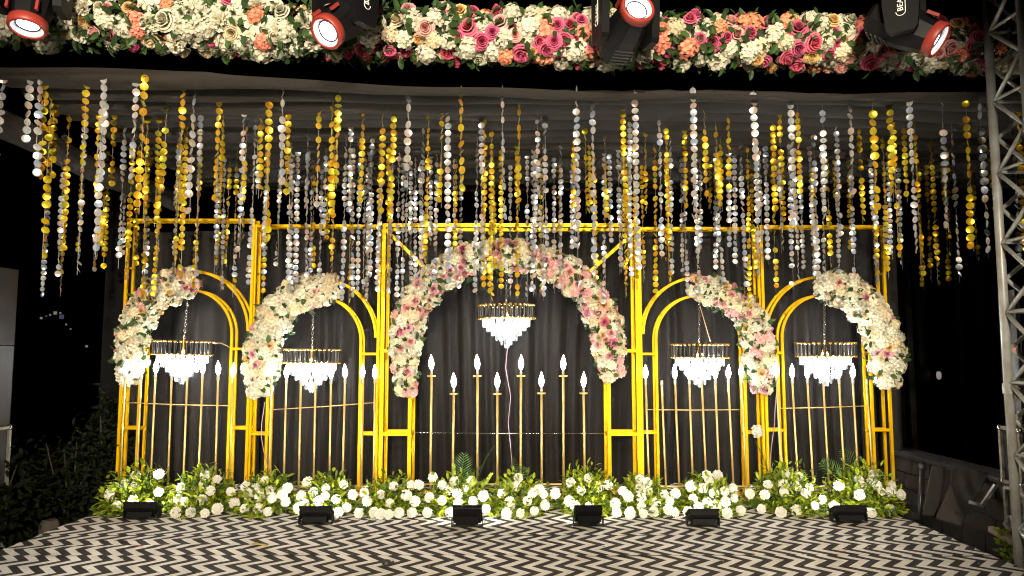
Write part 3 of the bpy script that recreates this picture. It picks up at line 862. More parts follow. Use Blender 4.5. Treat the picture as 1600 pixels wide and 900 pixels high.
# ================================================================== CANDLE RACKS
def bulb_mesh():
    m = MB(); m.lathe([(.006, 0), (.0125, .012), (.0165, .03), (.0155, .046), (.010, .066), (.004, .082), (.0008, .092)], 12)
    return m.mesh('bulb', M['bulb'], True)
def socket_mesh():
    m = MB(); m.lathe([(.006, -.052), (.011, -.046), (.0125, -.02), (.010, -.012), (.0115, -.008), (.0095, .002)], 10, cap=True)
    return m.mesh('socket', M['socket'], True)
def dish_mesh():
    m = MB(); m.lathe([(.004, -.008), (.036, -.008), (.038, .004), (.033, .004), (.03, -.002), (.004, -.002)], 18, cap=True)
    return m.mesh('dish', M['goldrod'], False)
BULB, SOCK, DISH = bulb_mesh(), socket_mesh(), dish_mesh()
def rack(label, tops, vbar, bar, Y, dishes=False, nobulb=(), lean=0.0):
    cx = at((tops[0][0]+tops[-1][0])/2, 700, Y).x
    root = empty('candle_rack', (cx, Y, 0)); tag(root, label, 'candle rack', 'gold candle racks')
    for k, (u, v) in enumerate(tops):
        tp = at(u, v, Y); tp.x -= cx; tp.y = random.uniform(-.006, .006)
        m = MB()
        lx = random.uniform(-.006, .006)+lean
        m.sweep([(tp.x+lx, tp.y, .03), (tp.x+lx*.5, tp.y, tp.z*.5), (tp.x, tp.y, tp.z)], .0085 if not dishes else .0105, 8)
        rod = obj('rod', m, M['goldrod'], root, smooth=True)
        tlt = Matrix.Rotation(R(random.uniform(-3, 3)), 4, 'Y')
        if dishes:
            ob('dish', DISH, rod, Matrix.Translation((tp.x, tp.y, tp.z+.004)))
            ob('socket', SOCK, rod, Matrix.Translation((tp.x, tp.y, tp.z+.054)) @ Matrix.Scale(.9, 4))
            ob('bulb', BULB, rod, Matrix.Translation((tp.x, tp.y, tp.z+.058)) @ tlt @ Matrix.Scale(1.4, 4))
        else:
            ob('socket', SOCK, rod, Matrix.Translation((tp.x, tp.y, tp.z+.05)))
            if k not in nobulb:
                ob('bulb', BULB, rod, Matrix.Translation((tp.x, tp.y, tp.z+.052)) @ tlt @ Matrix.Scale(1.3, 4))
    (u0, v0), (u1, v1) = bar
    a, b = at(u0, v0, Y-.012), at(u1, v1, Y-.012); o = Vector((cx, Y, 0))
    m = MB(); mid = (a+b)/2; mid.z -= .004
    m.sweep([a-o, mid-o, b-o], .0042 if not dishes else .0022, 6); obj('cross_bar', m, M['goldrod' if not dishes else 'chrome'], root, smooth=True)
    m = MB(); m.square([(a.x-cx-.02, .0, .13), (b.x-cx+.02, .0, .13)], .012)
    obj('bottom_bar', m, M['goldrod'], root)
    for x in (a.x-cx, b.x-cx):
        m = MB(); m.box((x-.02, -.10, .0165), (x+.02, .10, .03)); m.box((x-.006, -.006, .03), (x+.006, .006, .124)); obj('foot', m, M['goldrod'], root)
    return root
rack('thin gold candle rack with lit bulbs across the leftmost arch', [(195, 594), (220, 594), (243, 592), (268, 594), (292, 594), (316, 593), (341, 595), (364, 598)], 632, ((195, 629), (362, 634)), 6.20)
rack('thin gold candle rack with lit bulbs across the second arch from the left', [(424, 598), (447, 600), (470, 601), (493, 601), (517, 601), (539, 600), (566, 600), (586, 601)], 640, ((427, 640), (586, 629)), 6.22)
rack('gold candle stand of eight rods with dishes and lit bulbs in the wide central arch', [(674, 588), (709, 616), (746, 588), (777, 616), (814, 588), (846, 615), (880, 588), (912, 615)], 677, ((642, 676), (944, 677)), 6.32, True)
rack('thin gold candle rack with one bulb missing across the fourth arch', [(1009, 601), (1034, 604), (1055, 601), (1077, 602), (1097, 602), (1118, 601), (1138, 601), (1159, 600)], 640, ((1010, 640), (1162, 640)), 6.22, nobulb=(1,), lean=.02)
rack('thin gold candle rack with its last rod bulbless across the rightmost arch', [(1214, 598), (1238, 600), (1262, 600), (1287, 602), (1311, 600), (1333, 600), (1354, 602)], 637, ((1216, 638), (1356, 634)), 6.20, nobulb=(6,), lean=.02)

# ================================================================== GROUND FLOWER ARRANGEMENTS
ARR = [
 ('lush white chrysanthemum arrangement at the far left foot of the frames', 213, 100, 741, 0, '212,742 248,741 195,755 209,760 248,769 172,772 208,781 183,790 234,789'),
 ('white chrysanthemum arrangement second from the left', 316, 96, 742, 0, '321,743 339,749 318,756 329,767 284,762 278,779 289,784 316,781 340,795 275,805 298,805 320,806 360,768 366,786'),
 ('white chrysanthemum arrangement third from the left, left of the second arch', 416, 88, 752, 0, '384,760 397,766 389,773 383,795 414,751 402,762 406,776 421,766 425,778 441,773 446,784 449,763 404,795 419,799'),
 ('white chrysanthemum arrangement fourth from the left, below the second arch', 510, 96, 754, 0, '481,753 490,769 509,763 508,775 537,757 471,775 498,783 525,780 551,773 476,787 466,794 498,803 542,793 528,805'),
 ('white chrysanthemum arrangement fifth from the left, at the left post of the central frame', 612, 96, 757, 0, '615,760 595,773 574,783 609,786 635,774 642,758 654,758 648,783 623,805 595,812 607,812 585,805 561,807 570,770 643,806'),
 ('white arrangement with an upright palm frond sixth from the left', 715, 100, 752, 2, '677,746 691,758 710,752 737,752 703,766 730,763 691,782 671,777 715,772 716,785 739,783 755,775 759,795 703,802 668,806'),
 ('white chrysanthemum arrangement seventh from the left with arching palm leaves', 808, 102, 754, 2, '784,771 797,784 810,747 807,760 832,770 842,765 849,772 824,783 851,789 797,790 835,798 813,811 792,811'),
 ('white chrysanthemum arrangement eighth from the left with bright lime leaves', 918, 96, 742, 0, '868,771 892,754 908,766 919,747 935,761 950,758 890,783 899,791 921,792 961,787'),
 ('white chrysanthemum arrangement ninth from the left, at the right post of the central frame', 1005, 88, 756, 0, '973,767 982,776 1001,749 1011,754 1000,764 1012,767 1002,778 1024,787 1003,793 985,800 984,809 1006,807 1021,801 964,805 1038,773'),
 ('fullest white chrysanthemum arrangement, tenth from the left below the fourth arch', 1104, 104, 756, 0, '1056,771 1047,783 1045,796 1055,805 1075,800 1083,807 1083,779 1080,760 1098,763 1104,743 1108,752 1121,743 1115,770 1132,768 1145,763 1147,778 1133,784 1105,785 1119,789 1092,792 1136,805 1157,798 1116,806'),
 ('white chrysanthemum arrangement second from the right with a palm frond on its left', 1228, 116, 738, 2, '1172,772 1200,757 1195,773 1190,795 1228,741 1247,745 1224,757 1225,769 1245,760 1258,770 1264,762 1284,780 1273,790 1220,800 1244,797'),
 ('white chrysanthemum arrangement at the far right with tall palm fronds', 1348, 112, 738, 3, '1311,759 1342,750 1345,759 1364,742 1361,753 1370,757 1377,768 1391,769 1393,758 1343,773 1304,791 1350,804 1362,806 1390,796 1407,773'),
]
def frond_mb(L, curl, nl=12):
    m = MB(); pts = []
    for k in range(9):
        t = k/8
        pts.append(Vector((L*t*math.cos(curl*t*.5), 0, L*t*math.sin(.5)-curl*.35*L*t*t)))
    m.sweep(pts, [.005*(1-.8*k/8) for k in range(9)], 5)
    for k in range(nl):
        t = .12+.86*k/(nl-1)
        i = min(7, int(t*8)); p = pts[i].lerp(pts[i+1], t*8-i); d = (pts[i+1]-pts[i]).normalized()
        for s in (-1, 1):
            l = L*.42*math.sin(math.pi*(.18+.75*t))*random.uniform(.85, 1.1)
            dr = (d*.75+Vector((0, s*.85, .12+random.uniform(-.1, .1)))).normalized()
            sd = dr.cross(Vector((0, 0, 1))).normalized()*.0045
            e = p+dr*l+Vector((0, 0, -.15*l))
            q = p+dr*l*.5
            m.add([p-sd*.4, p+sd*.4, q+sd, e, q-sd], [(0, 1, 2, 4), (4, 2, 3)])
    return m
FRONDS = [frond_mb(.42, .55).mesh('palm_frond', M['frond']), frond_mb(.36, .9).mesh('palm_frond', M['frond']), frond_mb(.46, .3).mesh('palm_frond', M['frond'])]
for label, uc, wpx, vtop, nf, fl in ARR:
    C = at(uc, 790, 5.95); C.z = 0
    root = empty('flower_arrangement', C); tag(root, label, 'flower arrangement', 'white chrysanthemum arrangements along the stage')
    inv = Matrix.Translation(-C)
    H = at(uc, vtop, 5.95).z+.06
    rx = wpx/2/222
    lm = MB()
    for k in range(1300):
        q = rvec()
        if q.z < -.05: q.z = -q.z*.4
        rad = random.uniform(.35, 1)**.5*random.choice([1, 1.05, 1.16, .85])
        c = Vector((q.x*rx*rad*1.08, q.y*.32*rad, max(.012, q.z*H*rad*.96)))
        d = (q + rvec()*.9 + Vector((0, -.25, .15)))
        leaf_into(lm, c, d, (q+Vector((0, 0, .8))).normalized(), random.uniform(.03, .075), random.uniform(.008, .017))
    tag(obj('leaves', lm, M['limeleaf'], root), kind='stuff')
    sm = MB()
    for k in range(22):
        a = random.uniform(0, 6.28); r = random.uniform(.4, .95)
        sm.sweep([(random.uniform(-.04, .04), random.uniform(-.03, .03), .01), (math.cos(a)*rx*r*.5, math.sin(a)*.3*r*.5, H*.5), (math.cos(a)*rx*r, math.sin(a)*.3*r, H*random.uniform(.5, .95))], .003, 4)
    obj('stems', sm, M['stem'], root)
    for k in range(7):                     # low skirt of fronds round the foot
        a = R(random.uniform(180, 360))
        ob('palm_frond', random.choice(FRONDS[:2]), root, Matrix.Translation((math.cos(a)*rx*.35, math.sin(a)*.10, .06)) @ Matrix.Rotation(a, 4, 'Z') @ Matrix.Rotation(R(18), 4, 'Y') @ Matrix.Scale(random.uniform(.5, .68), 4))
    for k in range(nf):                   # upright fronds at the back
        a = R(random.choice([25, 60, 90, 125, 155])+random.uniform(-15, 15))
        ob('palm_frond', random.choice(FRONDS), root, Matrix.Translation((math.cos(a)*rx*.3+random.uniform(-.08, .08), .12, H*.55)) @ Matrix.Rotation(a, 4, 'Z') @ Matrix.Rotation(R(-38+random.uniform(-12, 12)), 4, 'Y') @ Matrix.Rotation(R(random.uniform(-60, 60)), 4, 'X') @ Matrix.Scale(random.uniform(.6, .85), 4))
    for q in fl.split():
        u, v = map(float, q.split(','))
        Yf = 5.58 + min(1, max(0, (812-v)/66))*.34 + random.uniform(-.02, .02)
        p = at(u, v, Yf)
        p.z = max(p.z, .045)
        nrm = Vector(((p.x-C.x)*1.4, -.75+random.uniform(-.2, .2), (p.z-.05)*1.5+random.uniform(-.1, .25)))
        ob('chrysanthemum', fmesh('chrysanthemum', 'mum'), root, inv @ aim_matrix(p, nrm, random.random()*6, random.uniform(.036, .047)))
# the tall frond and flower spikes of the sixth arrangement
root6 = [o for o in bpy.data.objects if o.get('label', '').startswith('white arrangement with an upright')][0]
c6 = root6.location
for (u, v, rot) in ((720, 762, 96),):
    p = at(u, v, 5.98)-c6
    ob('palm_frond', FRONDS[2], root6, Matrix.Translation(p) @ Matrix.Rotation(R(rot-90), 4, 'Y') @ Matrix.Rotation(R(-90), 4, 'Y') @ Matrix.Rotation(R(90), 4, 'X') @ Matrix.Scale(.62, 4))
for a, b in (((710, 765), (709, 728)), ((748, 775), (768, 742)), ((678, 765), (676, 740))):
    m = MB(); p0, p1 = at(*a, 5.9)-c6, at(*b, 5.9)-c6
    m.sweep([p0, p1], [.006, .003], 6)
    for k in range(9):
        t = .35+.65*k/8; p = p0.lerp(p1, t)
        for s in (-1, 1):
            leaf_into(m, p, Vector((s*.5, -.3, .9)), Vector((0, -1, .2)), .035*(1.2-t*.6), .009)
    obj('flower_spike', m, M['limeleaf'], root6)

# ================================================================== FLOOR FLOODLIGHTS
FLB = [('low black floodlight at the far left arrangement, face up', 222, 810, 52, 60), ('low black floodlight in front of the fourth arrangement', 494, 818, 50, 58), ('upright black finned floodlight in the middle of the stage', 730, 822, 46, 20),
       ('black finned floodlight right of the middle one', 919, 821, 44, 40), ('low black floodlight in front of the tenth arrangement', 1098, 821, 48, 62), ('low black floodlight at the far right arrangement', 1326, 815, 52, 62)]
for label, u, v, wpx, tilt in FLB:
    c = on_z(u, v, .014); Wd = wpx/1140*c.y*.92; Hh = .112
    root = empty('floodlight', c); tag(root, label, 'floodlight', 'floor floodlights on the carpet edge')
    TM = Matrix.Translation((0, Hh*.5*math.sin(R(tilt)), .014+.042*math.sin(R(tilt)))) @ Matrix.Rotation(R(tilt), 4, 'X')        # local z = up along the body, -y = the finned back
    m = MB(); m.box((-Wd/2, -.022, 0), (Wd/2, .022, Hh), M=TM)
    m.box((-Wd/2-.006, .010, -.006), (Wd/2+.006, .0235, Hh+.006), M=TM)
    body = obj('housing', m, M['housing'], root)
    for k in range(17):
        x = -Wd/2+Wd*(k+.5)/17
        m = MB(); m.box((x-.0022, -.040, .008), (x+.0022, -.0215, Hh-.008), M=TM); obj('cooling_fin', m, M['housing'], body)
    m = MB(); m.box((-Wd*.40, -.078, .018), (Wd*.40, -.0405, Hh-.03), M=TM); obj('shade_filler', m, M['housing'], root)  # dark box added to stand in for the shade under the tilted housing
    m = MB(); m.box((-Wd/2+.012, .0236, .008), (Wd/2-.012, .026, Hh-.008), M=TM); obj('glass', m, M['flood'], root)
    m = MB()
    for s in (-1, 1):
        x = s*(Wd/2+.010)
        m.box((x-.003, -.03, .0), (x+.003, .03, .06))
    m.box((-Wd/2-.012, -.03, .0), (Wd/2+.012, .03, .008))
    obj('bracket', m, M['housing'], root)
    m = MB(); m.sweep([TM @ Vector((Wd*.25, -.04, .03)), (Wd*.35, -.07, .02), (Wd*.55, -.03, .006), (Wd*.62, .12, .006), (Wd*.5, .3, .006)], .0045, 6)
    obj('cable', m, M['matteblack'], root, smooth=True)

# ================================================================== MOVING HEAD LIGHTS
def text_mesh(s, size):
    cu = bpy.data.curves.new('lettering', 'FONT'); cu.body = s; cu.size = size; cu.align_x = 'LEFT'; cu.align_y = 'CENTER'; cu.extrude = .0006
    o = bpy.data.objects.new('lettering', cu); COL.objects.link(o)
    dg = bpy.context.evaluated_depsgraph_get()
    me = bpy.data.meshes.new_from_object(o.evaluated_get(dg))
    bpy.data.objects.remove(o)
    me.materials.clear(); me.materials.append(M['white_print'])
    return me
BEAMT = text_mesh('BEAM', .046)
MHL = ['black moving head light pointing down at the top left corner', 'black moving head light with red ring second from the left, tilted down left', 'black moving head light facing the viewer at the top middle', 'black moving head light near the truss tower, aimed down right']
for i, (u, v, ax) in enumerate([(43, 41, (.05, -.22, -.97)), (511, 50, (-.40, -.60, -.72)), (996, 14, (.22, -.94, .25)), (1464, 62, (.66, -.48, -.58))]):
    ax = Vector(ax).normalized()
    ring = at(u, v, 3.85)
    piv = ring - ax*.18
    pan = math.atan2(ax.y, ax.x)+math.pi/2                # local -Y of yoke = horizontal part of the axis
    root = empty('moving_head_light', piv, pan); root.scale = (.9, .9, .9); tag(root, MHL[i], 'stage light', 'moving head lights on the top truss')
    horiz = math.hypot(ax.x, ax.y)
    tilt = math.atan2(horiz, -ax.z)                       # 0 = straight down
    HM = Matrix.Rotation(-tilt, 4, 'X')                    # local -Z = beam
    m = MB()
    m.lathe([(.0, .235), (.085, .232), (.118, .20), (.128, .10), (.128, -.02), (.110, -.13), (.099, -.185)], 8, M=HM @ Matrix.Rotation(R(22.5), 4, 'Z'))
    head = obj('head_body', m, M['housing'], root)
    for k in range(5):
        z = .05+.03*k
        for s in (-1, 1):
            m = MB(); m.box((-.06, s*.119-.004, z), (.06, s*.119+.004, z+.014), M=HM); obj('vent_slat', m, M['matteblack'], head)
    m = MB(); m.lathe([(.099, -.16), (.106, -.165), (.108, -.21), (.102, -.222), (.088, -.222), (.086, -.205)], 28, M=HM); obj('ring', m, M['redring'], root, smooth=True)
    m = MB(); m.lathe([(.087, -.214), (.066, -.184), (.064, -.184)], 28, M=HM); obj('reflector', m, M['whitering'], root, smooth=True)
    m = MB(); m.lathe([(.069, -.184), (.067, -.192), (.061, -.194), (.060, -.186)], 28, M=HM); obj('lens_bezel', m, M['bezel'], root, smooth=True)
    m = MB(); m.lathe([(.064, -.182), (.05, -.188), (.02, -.191), (.001, -.192)], 28, M=HM); obj('lens', m, M['lens'], root, smooth=True)
    sl = bpy.data.lights.new('beam', 'SPOT'); sl.energy = 90; sl.color = (.72, .83, 1); sl.spot_size = R(70); sl.spot_blend = .8; sl.shadow_soft_size = .05
    so = bpy.data.objects.new('beam', sl); COL.objects.link(so); so.parent = root; so.matrix_local = HM @ Matrix.Translation((0, 0, -.23))
    for s in (-1, 1):
        m = MB(); m.box((s*.08-.008, -.117, -.155), (s*.08+.008, -.098, -.08), M=HM); obj('lever', m, M['redring'], head)
    m = MB(); m.lathe([(.001, -.002), (.034, -.001), (.036, .003), (.001, .004)], 20)
    bm_ = HM @ Matrix.Translation((0, -.120, -.075)) @ Matrix.Rotation(R(92), 4, 'X') @ Matrix.Diagonal((1, .42, 1, 1))
    bd = obj('badge', m, M['blackmetal'], head, bm_)
    m = MB(); m.box((-.026, -.010, .004), (.004, .010, .0048)); obj('badge_mark', m, M['white_print'], bd)
    m = MB(); m.box((.006, -.012, .004), (.022, .012, .0048)); obj('badge_mark', m, M['red_print'], bd)
    for s in (-1, 1):
        m = MB(); x0, x1 = sorted((s*.142, s*.192))
        prof = [(-.085, -.065), (-.065, -.09), (.065, -.09), (.085, -.065), (.10, .08), (.10, .42), (-.10, .42), (-.10, .08)]
        vs_ = [(x0, y, z) for y, z in prof]+[(x1, y, z) for y, z in prof]; k = len(prof)
        m.add(vs_, [tuple(range(k-1, -1, -1)), tuple(range(k, 2*k))]+[(a, (a+1) % k, k+(a+1) % k, k+a) for a in range(k)])
        arm = obj('yoke_arm', m, M['housing'], root)
        xo = s*.1935
        m = MB(); pts = []
        for j in range(25):
            a = 2*math.pi*j/24; zc = .0 if math.sin(a) < 0 else .19
            pts.append((xo, .026*math.cos(a), .035+zc+.026*math.sin(a)))
        m.sweep(pts, .0022, 4, cap=False, up=(1, 0, 0)); obj('label_outline', m, M['white_print'], arm)
        Tm = Matrix.Translation((xo, 0, .035)) @ (Matrix.Rotation(R(90), 4, 'Z') if s > 0 else Matrix.Rotation(R(-90), 4, 'Z')) @ Matrix.Rotation(R(90), 4, 'X') @ Matrix.Rotation(R(90), 4, 'Z')
        ob('lettering', BEAMT, arm, Tm)
    m = MB(); m.box((-.2, -.16, .42), (.2, .16, .56)); obj('base_box', m, M['housing'], root)

# ================================================================== TRUSS TOWER
tx, ty = at(1567, 450, 4.42).x, 4.42
root = empty('truss_tower', (tx, ty, GZ)); tag(root, 'silver aluminium truss tower at the right edge of the stage', 'truss tower')
TWd = .30
cor = [(0, 0), (0, -TWd), (TWd, -TWd), (TWd, 0)]
zt_ = 4.2
for x, y in cor:
    m = MB(); m.sweep([(x, y, 0.0), (x, y, zt_)], .0255, 14); obj('chord', m, M['alu'], root, smooth=True)
def zpix(v): return at(1567, v, ty).z-GZ
nodes = [zpix(v) for v in (930, 826, 712, 600, 490, 382, 272, 162, 53, -60)]
for a in range(4):
    (xa, ya), (xb, yb) = cor[a], cor[(a+1) % 4]
    for k in range(len(nodes)-1):
        z0, z1 = nodes[k], nodes[k+1]
        zm_ = (z0+z1)/2
        d = Vector((xb-xa, yb-ya, 0)).normalized()*.02
        A = Vector((xa, ya, 0))+d; B = Vector((xb, yb, 0))-d
        for q0, q1 in ((A+Vector((0, 0, z0)), B+Vector((0, 0, zm_))), (B+Vector((0, 0, zm_)), A+Vector((0, 0, z1)))):
            m = MB(); m.sweep([q0, q1], .0125, 10); obj('brace', m, M['alu'], root, smooth=True)
        if a in (0, 3):
            m = MB(); m.sweep([A+Vector((0, 0, z0+.012)), B+Vector((0, 0, z0+.012))], .010, 8); obj('strut', m, M['alu'], root, smooth=True)
zc_ = zpix(607)
wood = pmat('raw_wood', (.34, .27, .19), .8, 0, .35, 8, .3, 40, (1, 1, 6))
for z in (zc_-.035, zc_+.03):
    m2 = MB(); m2.box((.045, .028, z-.028), (TWd+.12, .055, z+.028)); obj('joint_plate', m2, wood, root)
for x, y in cor:
    m = MB(); m.lathe([(.033, -.03), (.033, .03)], 12, M=Matrix.Translation((x, y, zc_)), cap=True); obj('joint_collar', m, M['alu'], root)
m = MB(); m.box((-.12, -TWd-.12, -.0), (TWd+.12, .12, .02)); obj('base_plate', m, M['alu'], root)
# rope/cable hanging inside the tower
m = MB(); m.sweep([(tx+.10, ty-.10, 4.1), (tx+.12, ty-.1, 3.0), (tx+.17, ty-.12, 2.2), (tx+.15, ty-.15, 1.2), (tx+.14, ty-.14, GZ)], .006, 6)
tag(obj('hanging_cable', m, pmat('blue_cable', (.03, .05, .22), .5), smooth=True), 'thin dark blue cable hanging inside the truss tower', 'cable')

# ================================================================== SIDES: speakers, cases, wall, boards, bushes
def case(name, label, cat, lo, hi, panel_mat, edge_mat, e=.022, corner=True):
    lo, hi = Vector(lo), Vector(hi)
    o = Vector(((lo.x+hi.x)/2, (lo.y+hi.y)/2, lo.z))
    root = empty(name, o); tag(root, label, cat)
    a, b = lo-o, hi-o
    m = MB(); m.box(a+Vector((e*.3,)*3), b-Vector((e*.3,)*3)); obj('panel', m, panel_mat, root)
    for z in (a.z, b.z):
        for y in (a.y, b.y):
            m = MB(); m.square([(a.x, y, z), (b.x, y, z)], e); obj('edge_trim', m, edge_mat, root)
        for x in (a.x, b.x):
            m = MB(); m.square([(x, a.y, z+.001), (x, b.y, z+.001)], e*.98); obj('edge_trim', m, edge_mat, root)
    for x in (a.x, b.x):
        for y in (a.y, b.y):
            m = MB(); m.square([(x, y, a.z), (x, y, b.z)], e*.99, (0, 1, 0)); obj('edge_trim', m, edge_mat, root)
            if corner:
                for z in (a.z, b.z):
                    m = MB(); m.lathe([(.001, -.022), (.016, -.018), (.022, 0), (.016, .018), (.001, .022)], 10, M=Matrix.Translation((x, y, z))); obj('ball_corner', m, M['chrome'], root, smooth=True)
    return root
grille = pmat('speaker_grille', (.013, .0125, .0115), .6, .3, .35, 30, .5, 400)
darkply = pmat('dark_ply', (.022, .02, .018), .7, 0, .3, 9)
greyedge = pmat('case_edge', (.42, .41, .38), .35, .5, .3, 30)
# left stack
e = at(22, 560, 5.65)
zl, zm2, zh = GZ+.001, at(14, 664, 5.65).z, at(24, 422, 5.65).z
case('flight_case', 'black flight case with pale metal edges at the left picture edge', 'flight case', (e.x-1.0, 4.95, zl), (at(10, 750, 5.68).x, 5.68, zm2-.02), darkply, greyedge)
sp = empty('loudspeaker', (e.x-.4, 5.3, zm2)); tag(sp, 'tall dark loudspeaker stack on the flight case at the left edge', 'loudspeaker')
zmid = at(14, 540, 5.65).z
for z0, z1 in ((zm2, zmid-.004), (zmid+.004, zh)):
    m = MB(); m.box((-.5, -.33, z0-zm2), (.395, .35, z1-zm2)); cb = obj('cabinet', m, M['matteblack'], sp)
    m = MB(); m.box((-.48, -.352, z0-zm2+.01), (.388, -.331, z1-zm2-.01)); obj('grille', m, grille, cb)
# right stack behind truss
e2 = Vector((3.37, 4.91, 0))
zA, zB = at(1553, 756, 5.1).z, at(1553, 668, 5.1).z
lowz = GZ+.001
case('flight_case', 'upper grey flight case with pale edges behind the truss tower', 'flight case', (e2.x, 4.91, zA+.02), (e2.x+.8, 5.10, zB), grille, greyedge)
green = pmat('flaking_green', (.05, .065, .045), .7, 0, .2, 7, .3, 30)
nt = green.node_tree
def flakes(nt, col, lo, hi, scale):
    N, L = nt.nodes, nt.links
    p = N['Principled BSDF']; src = p.inputs['Base Color'].links[0].from_socket
    tc = N.new('ShaderNodeTexCoord'); no = N.new('ShaderNodeTexNoise'); no.inputs['Scale'].default_value = scale; no.inputs['Detail'].default_value = 6
    L.new(tc.outputs['Object'], no.inputs['Vector'])
    r = N.new('ShaderNodeMapRange'); r.inputs[1].default_value = lo; r.inputs[2].default_value = hi; L.new(no.outputs[0], r.inputs[0])
    x = N.new('ShaderNodeMix'); x.data_type = 'RGBA'; L.new(r.outputs[0], x.inputs[0]); L.new(src, x.inputs[6]); x.inputs[7].default_value = rgba(col); L.new(x.outputs[2], p.inputs['Base Color'])
flakes(nt, (.4, .37, .28), .60, .63, 9)
case('flight_case', 'lower green case with flaking paint behind the truss tower', 'flight case', (e2.x+.004, 4.90, lowz), (e2.x+.8, 5.09, zA-.02), green, greyedge, corner=False)
sp = empty('loudspeaker', (e2.x+.5, 5.03, zB)); tag(sp, 'dark loudspeaker with a small red light behind the truss tower', 'loudspeaker')
sz = at(1560, 455, 5.1).z
m = MB(); m.box((-.45, -.08, .014), (.5, .09, sz-zB)); cb = obj('cabinet', m, M['matteblack'], sp)
m = MB(); m.box((-.435, -.098, .03), (.48, -.081, sz-zB-.02)); obj('grille', m, grille, cb)
q = at(1583, 547, 4.93)-Vector((e2.x+.5, 5.03, zB))
m = MB(); m.box((q.x-.014, -.1035, q.z-.016), (q.x+.014, -.099, q.z+.016)); obj('indicator_light', m, pmat('red_led', (.4, .02, .01), .4, emit=(1, .09, .03), estr=2.2), sp)
# plank in front of the cases
m = MB(); a, b = at(1548, 826, 4.75), at(1586, 848, 4.55)
m.square([a, b], .035); tag(obj('wood_batten', m, wood), 'raw wooden batten sticking out below the green case', 'batten')
m = MB(); a, b, c = at(1514, 784, 5.1), at(1534, 790, 5.05), at(1556, 758, 5.0)
m.square([a, b, c], .022, (0, 1, 0)); tag(obj('angle_bracket', m, greyedge), 'bent metal bracket sticking out left of the green case', 'bracket')
# small spray of white flowers by the truss foot
t = empty('corner_bouquet', at(1574, 838, 4.62)); tag(t, 'small white flower bunch at the foot of the truss tower', 'bouquet')
for dx, dz in ((-.01, .06), (.045, .03), (.02, .10)): ob('chrysanthemum', fmesh('chrysanthemum', 'mum'), t, aim_matrix((dx*.6, -.02, dz*.6+.04), (-.2, -1, .3), dx*40, .03))
m = MB()
for k in range(90): leaf_into(m, Vector((random.uniform(-.03, .06), random.uniform(-.02, .06), random.uniform(-.2, .04))), rvec()+Vector((0, -.3, 0)), Vector((0, -1, .3)), .04, .010)
tag(obj('leaves', m, M['limeleaf'], t), kind='stuff')
# low wall of rough blocks
brickm = pmat('rough_block', (.035, .023, .016), .9, 0, .45, 9, .7, 40)
mort = pmat('mortar', (.03, .026, .022), .95, 0, .3, 20)
wr = empty('block_wall', (3.62, 6.0, GZ)); tag(wr, 'low wall of rough reddish blocks right of the stage', 'wall')
m = MB(); m.box((.02, -1.0, 0), (.22, 1.9, .70)); obj('mortar_core', m, mort, wr)
bm2 = MB(); bm2.box((-.0, -.135, .006), (.03, .135, .134))
BR = bm2.mesh('block', brickm)
for r_ in range(5):
    for k in range(10):
        y = -1.0+.145+k*.285+(.14 if r_ % 2 else 0)
        if y > 1.8: continue
        ob('block', BR, wr, Matrix.Translation((random.uniform(-.012, .004), y, .005+r_*.14)) @ Matrix.Rotation(R(random.uniform(-1, 1)), 4, 'X'))
m = MB(); m.box((-.03, -1.02, .705), (.25, 1.92, .74)); obj('coping', m, pmat('coping_stone', (.032, .027, .022), .9, 0, .4, 8, .5, 30), wr)
# leaning boards, pipe
board = pmat('weathered_board', (.04, .03, .021), .75, 0, .4, 4, .3, 30, (6, 1, 1))
def slab(name, label, cat, q, th, mat):
    q = [Vector(p) for p in q]; n = (q[1]-q[0]).cross(q[3]-q[0]).normalized()*th
    c = sum(q, Vector())/4
    m = MB(); m.add([p-c for p in q]+[p+n-c for p in q], [(0, 1, 2, 3), (7, 6, 5, 4), (0, 4, 5, 1), (1, 5, 6, 2), (2, 6, 7, 3), (3, 7, 4, 0)])
    o = obj(name, m, mat); o.location = c
    return tag(o, label, cat)
slab('leaning_board', 'large brown board leaning on the block wall', 'board', [at(1462, 812, 5.45), at(1500, 824, 5.35), at(1545, 742, 5.65), at(1496, 733, 5.75)], .02, board)
slab('leaning_board', 'narrow dark board leaning left of the large brown board', 'board', [at(1440, 806, 5.6), at(1462, 808, 5.6), at(1474, 732, 5.85), at(1455, 730, 5.85)], .02, pmat('dark_board', (.028, .024, .02), .8, 0, .4, 5, .3, 30, (6, 1, 1)))
m = MB(); m.sweep([at(1436, 812, 5.55), at(1441, 722, 5.75)], .016, 10); m.sweep([at(1440, 733, 5.72), at(1441, 724, 5.745)], .024, 10)
tag(obj('steel_pipe', m, M['blackmetal'], smooth=True), 'dark steel pipe leaning beside the narrow board', 'pipe')
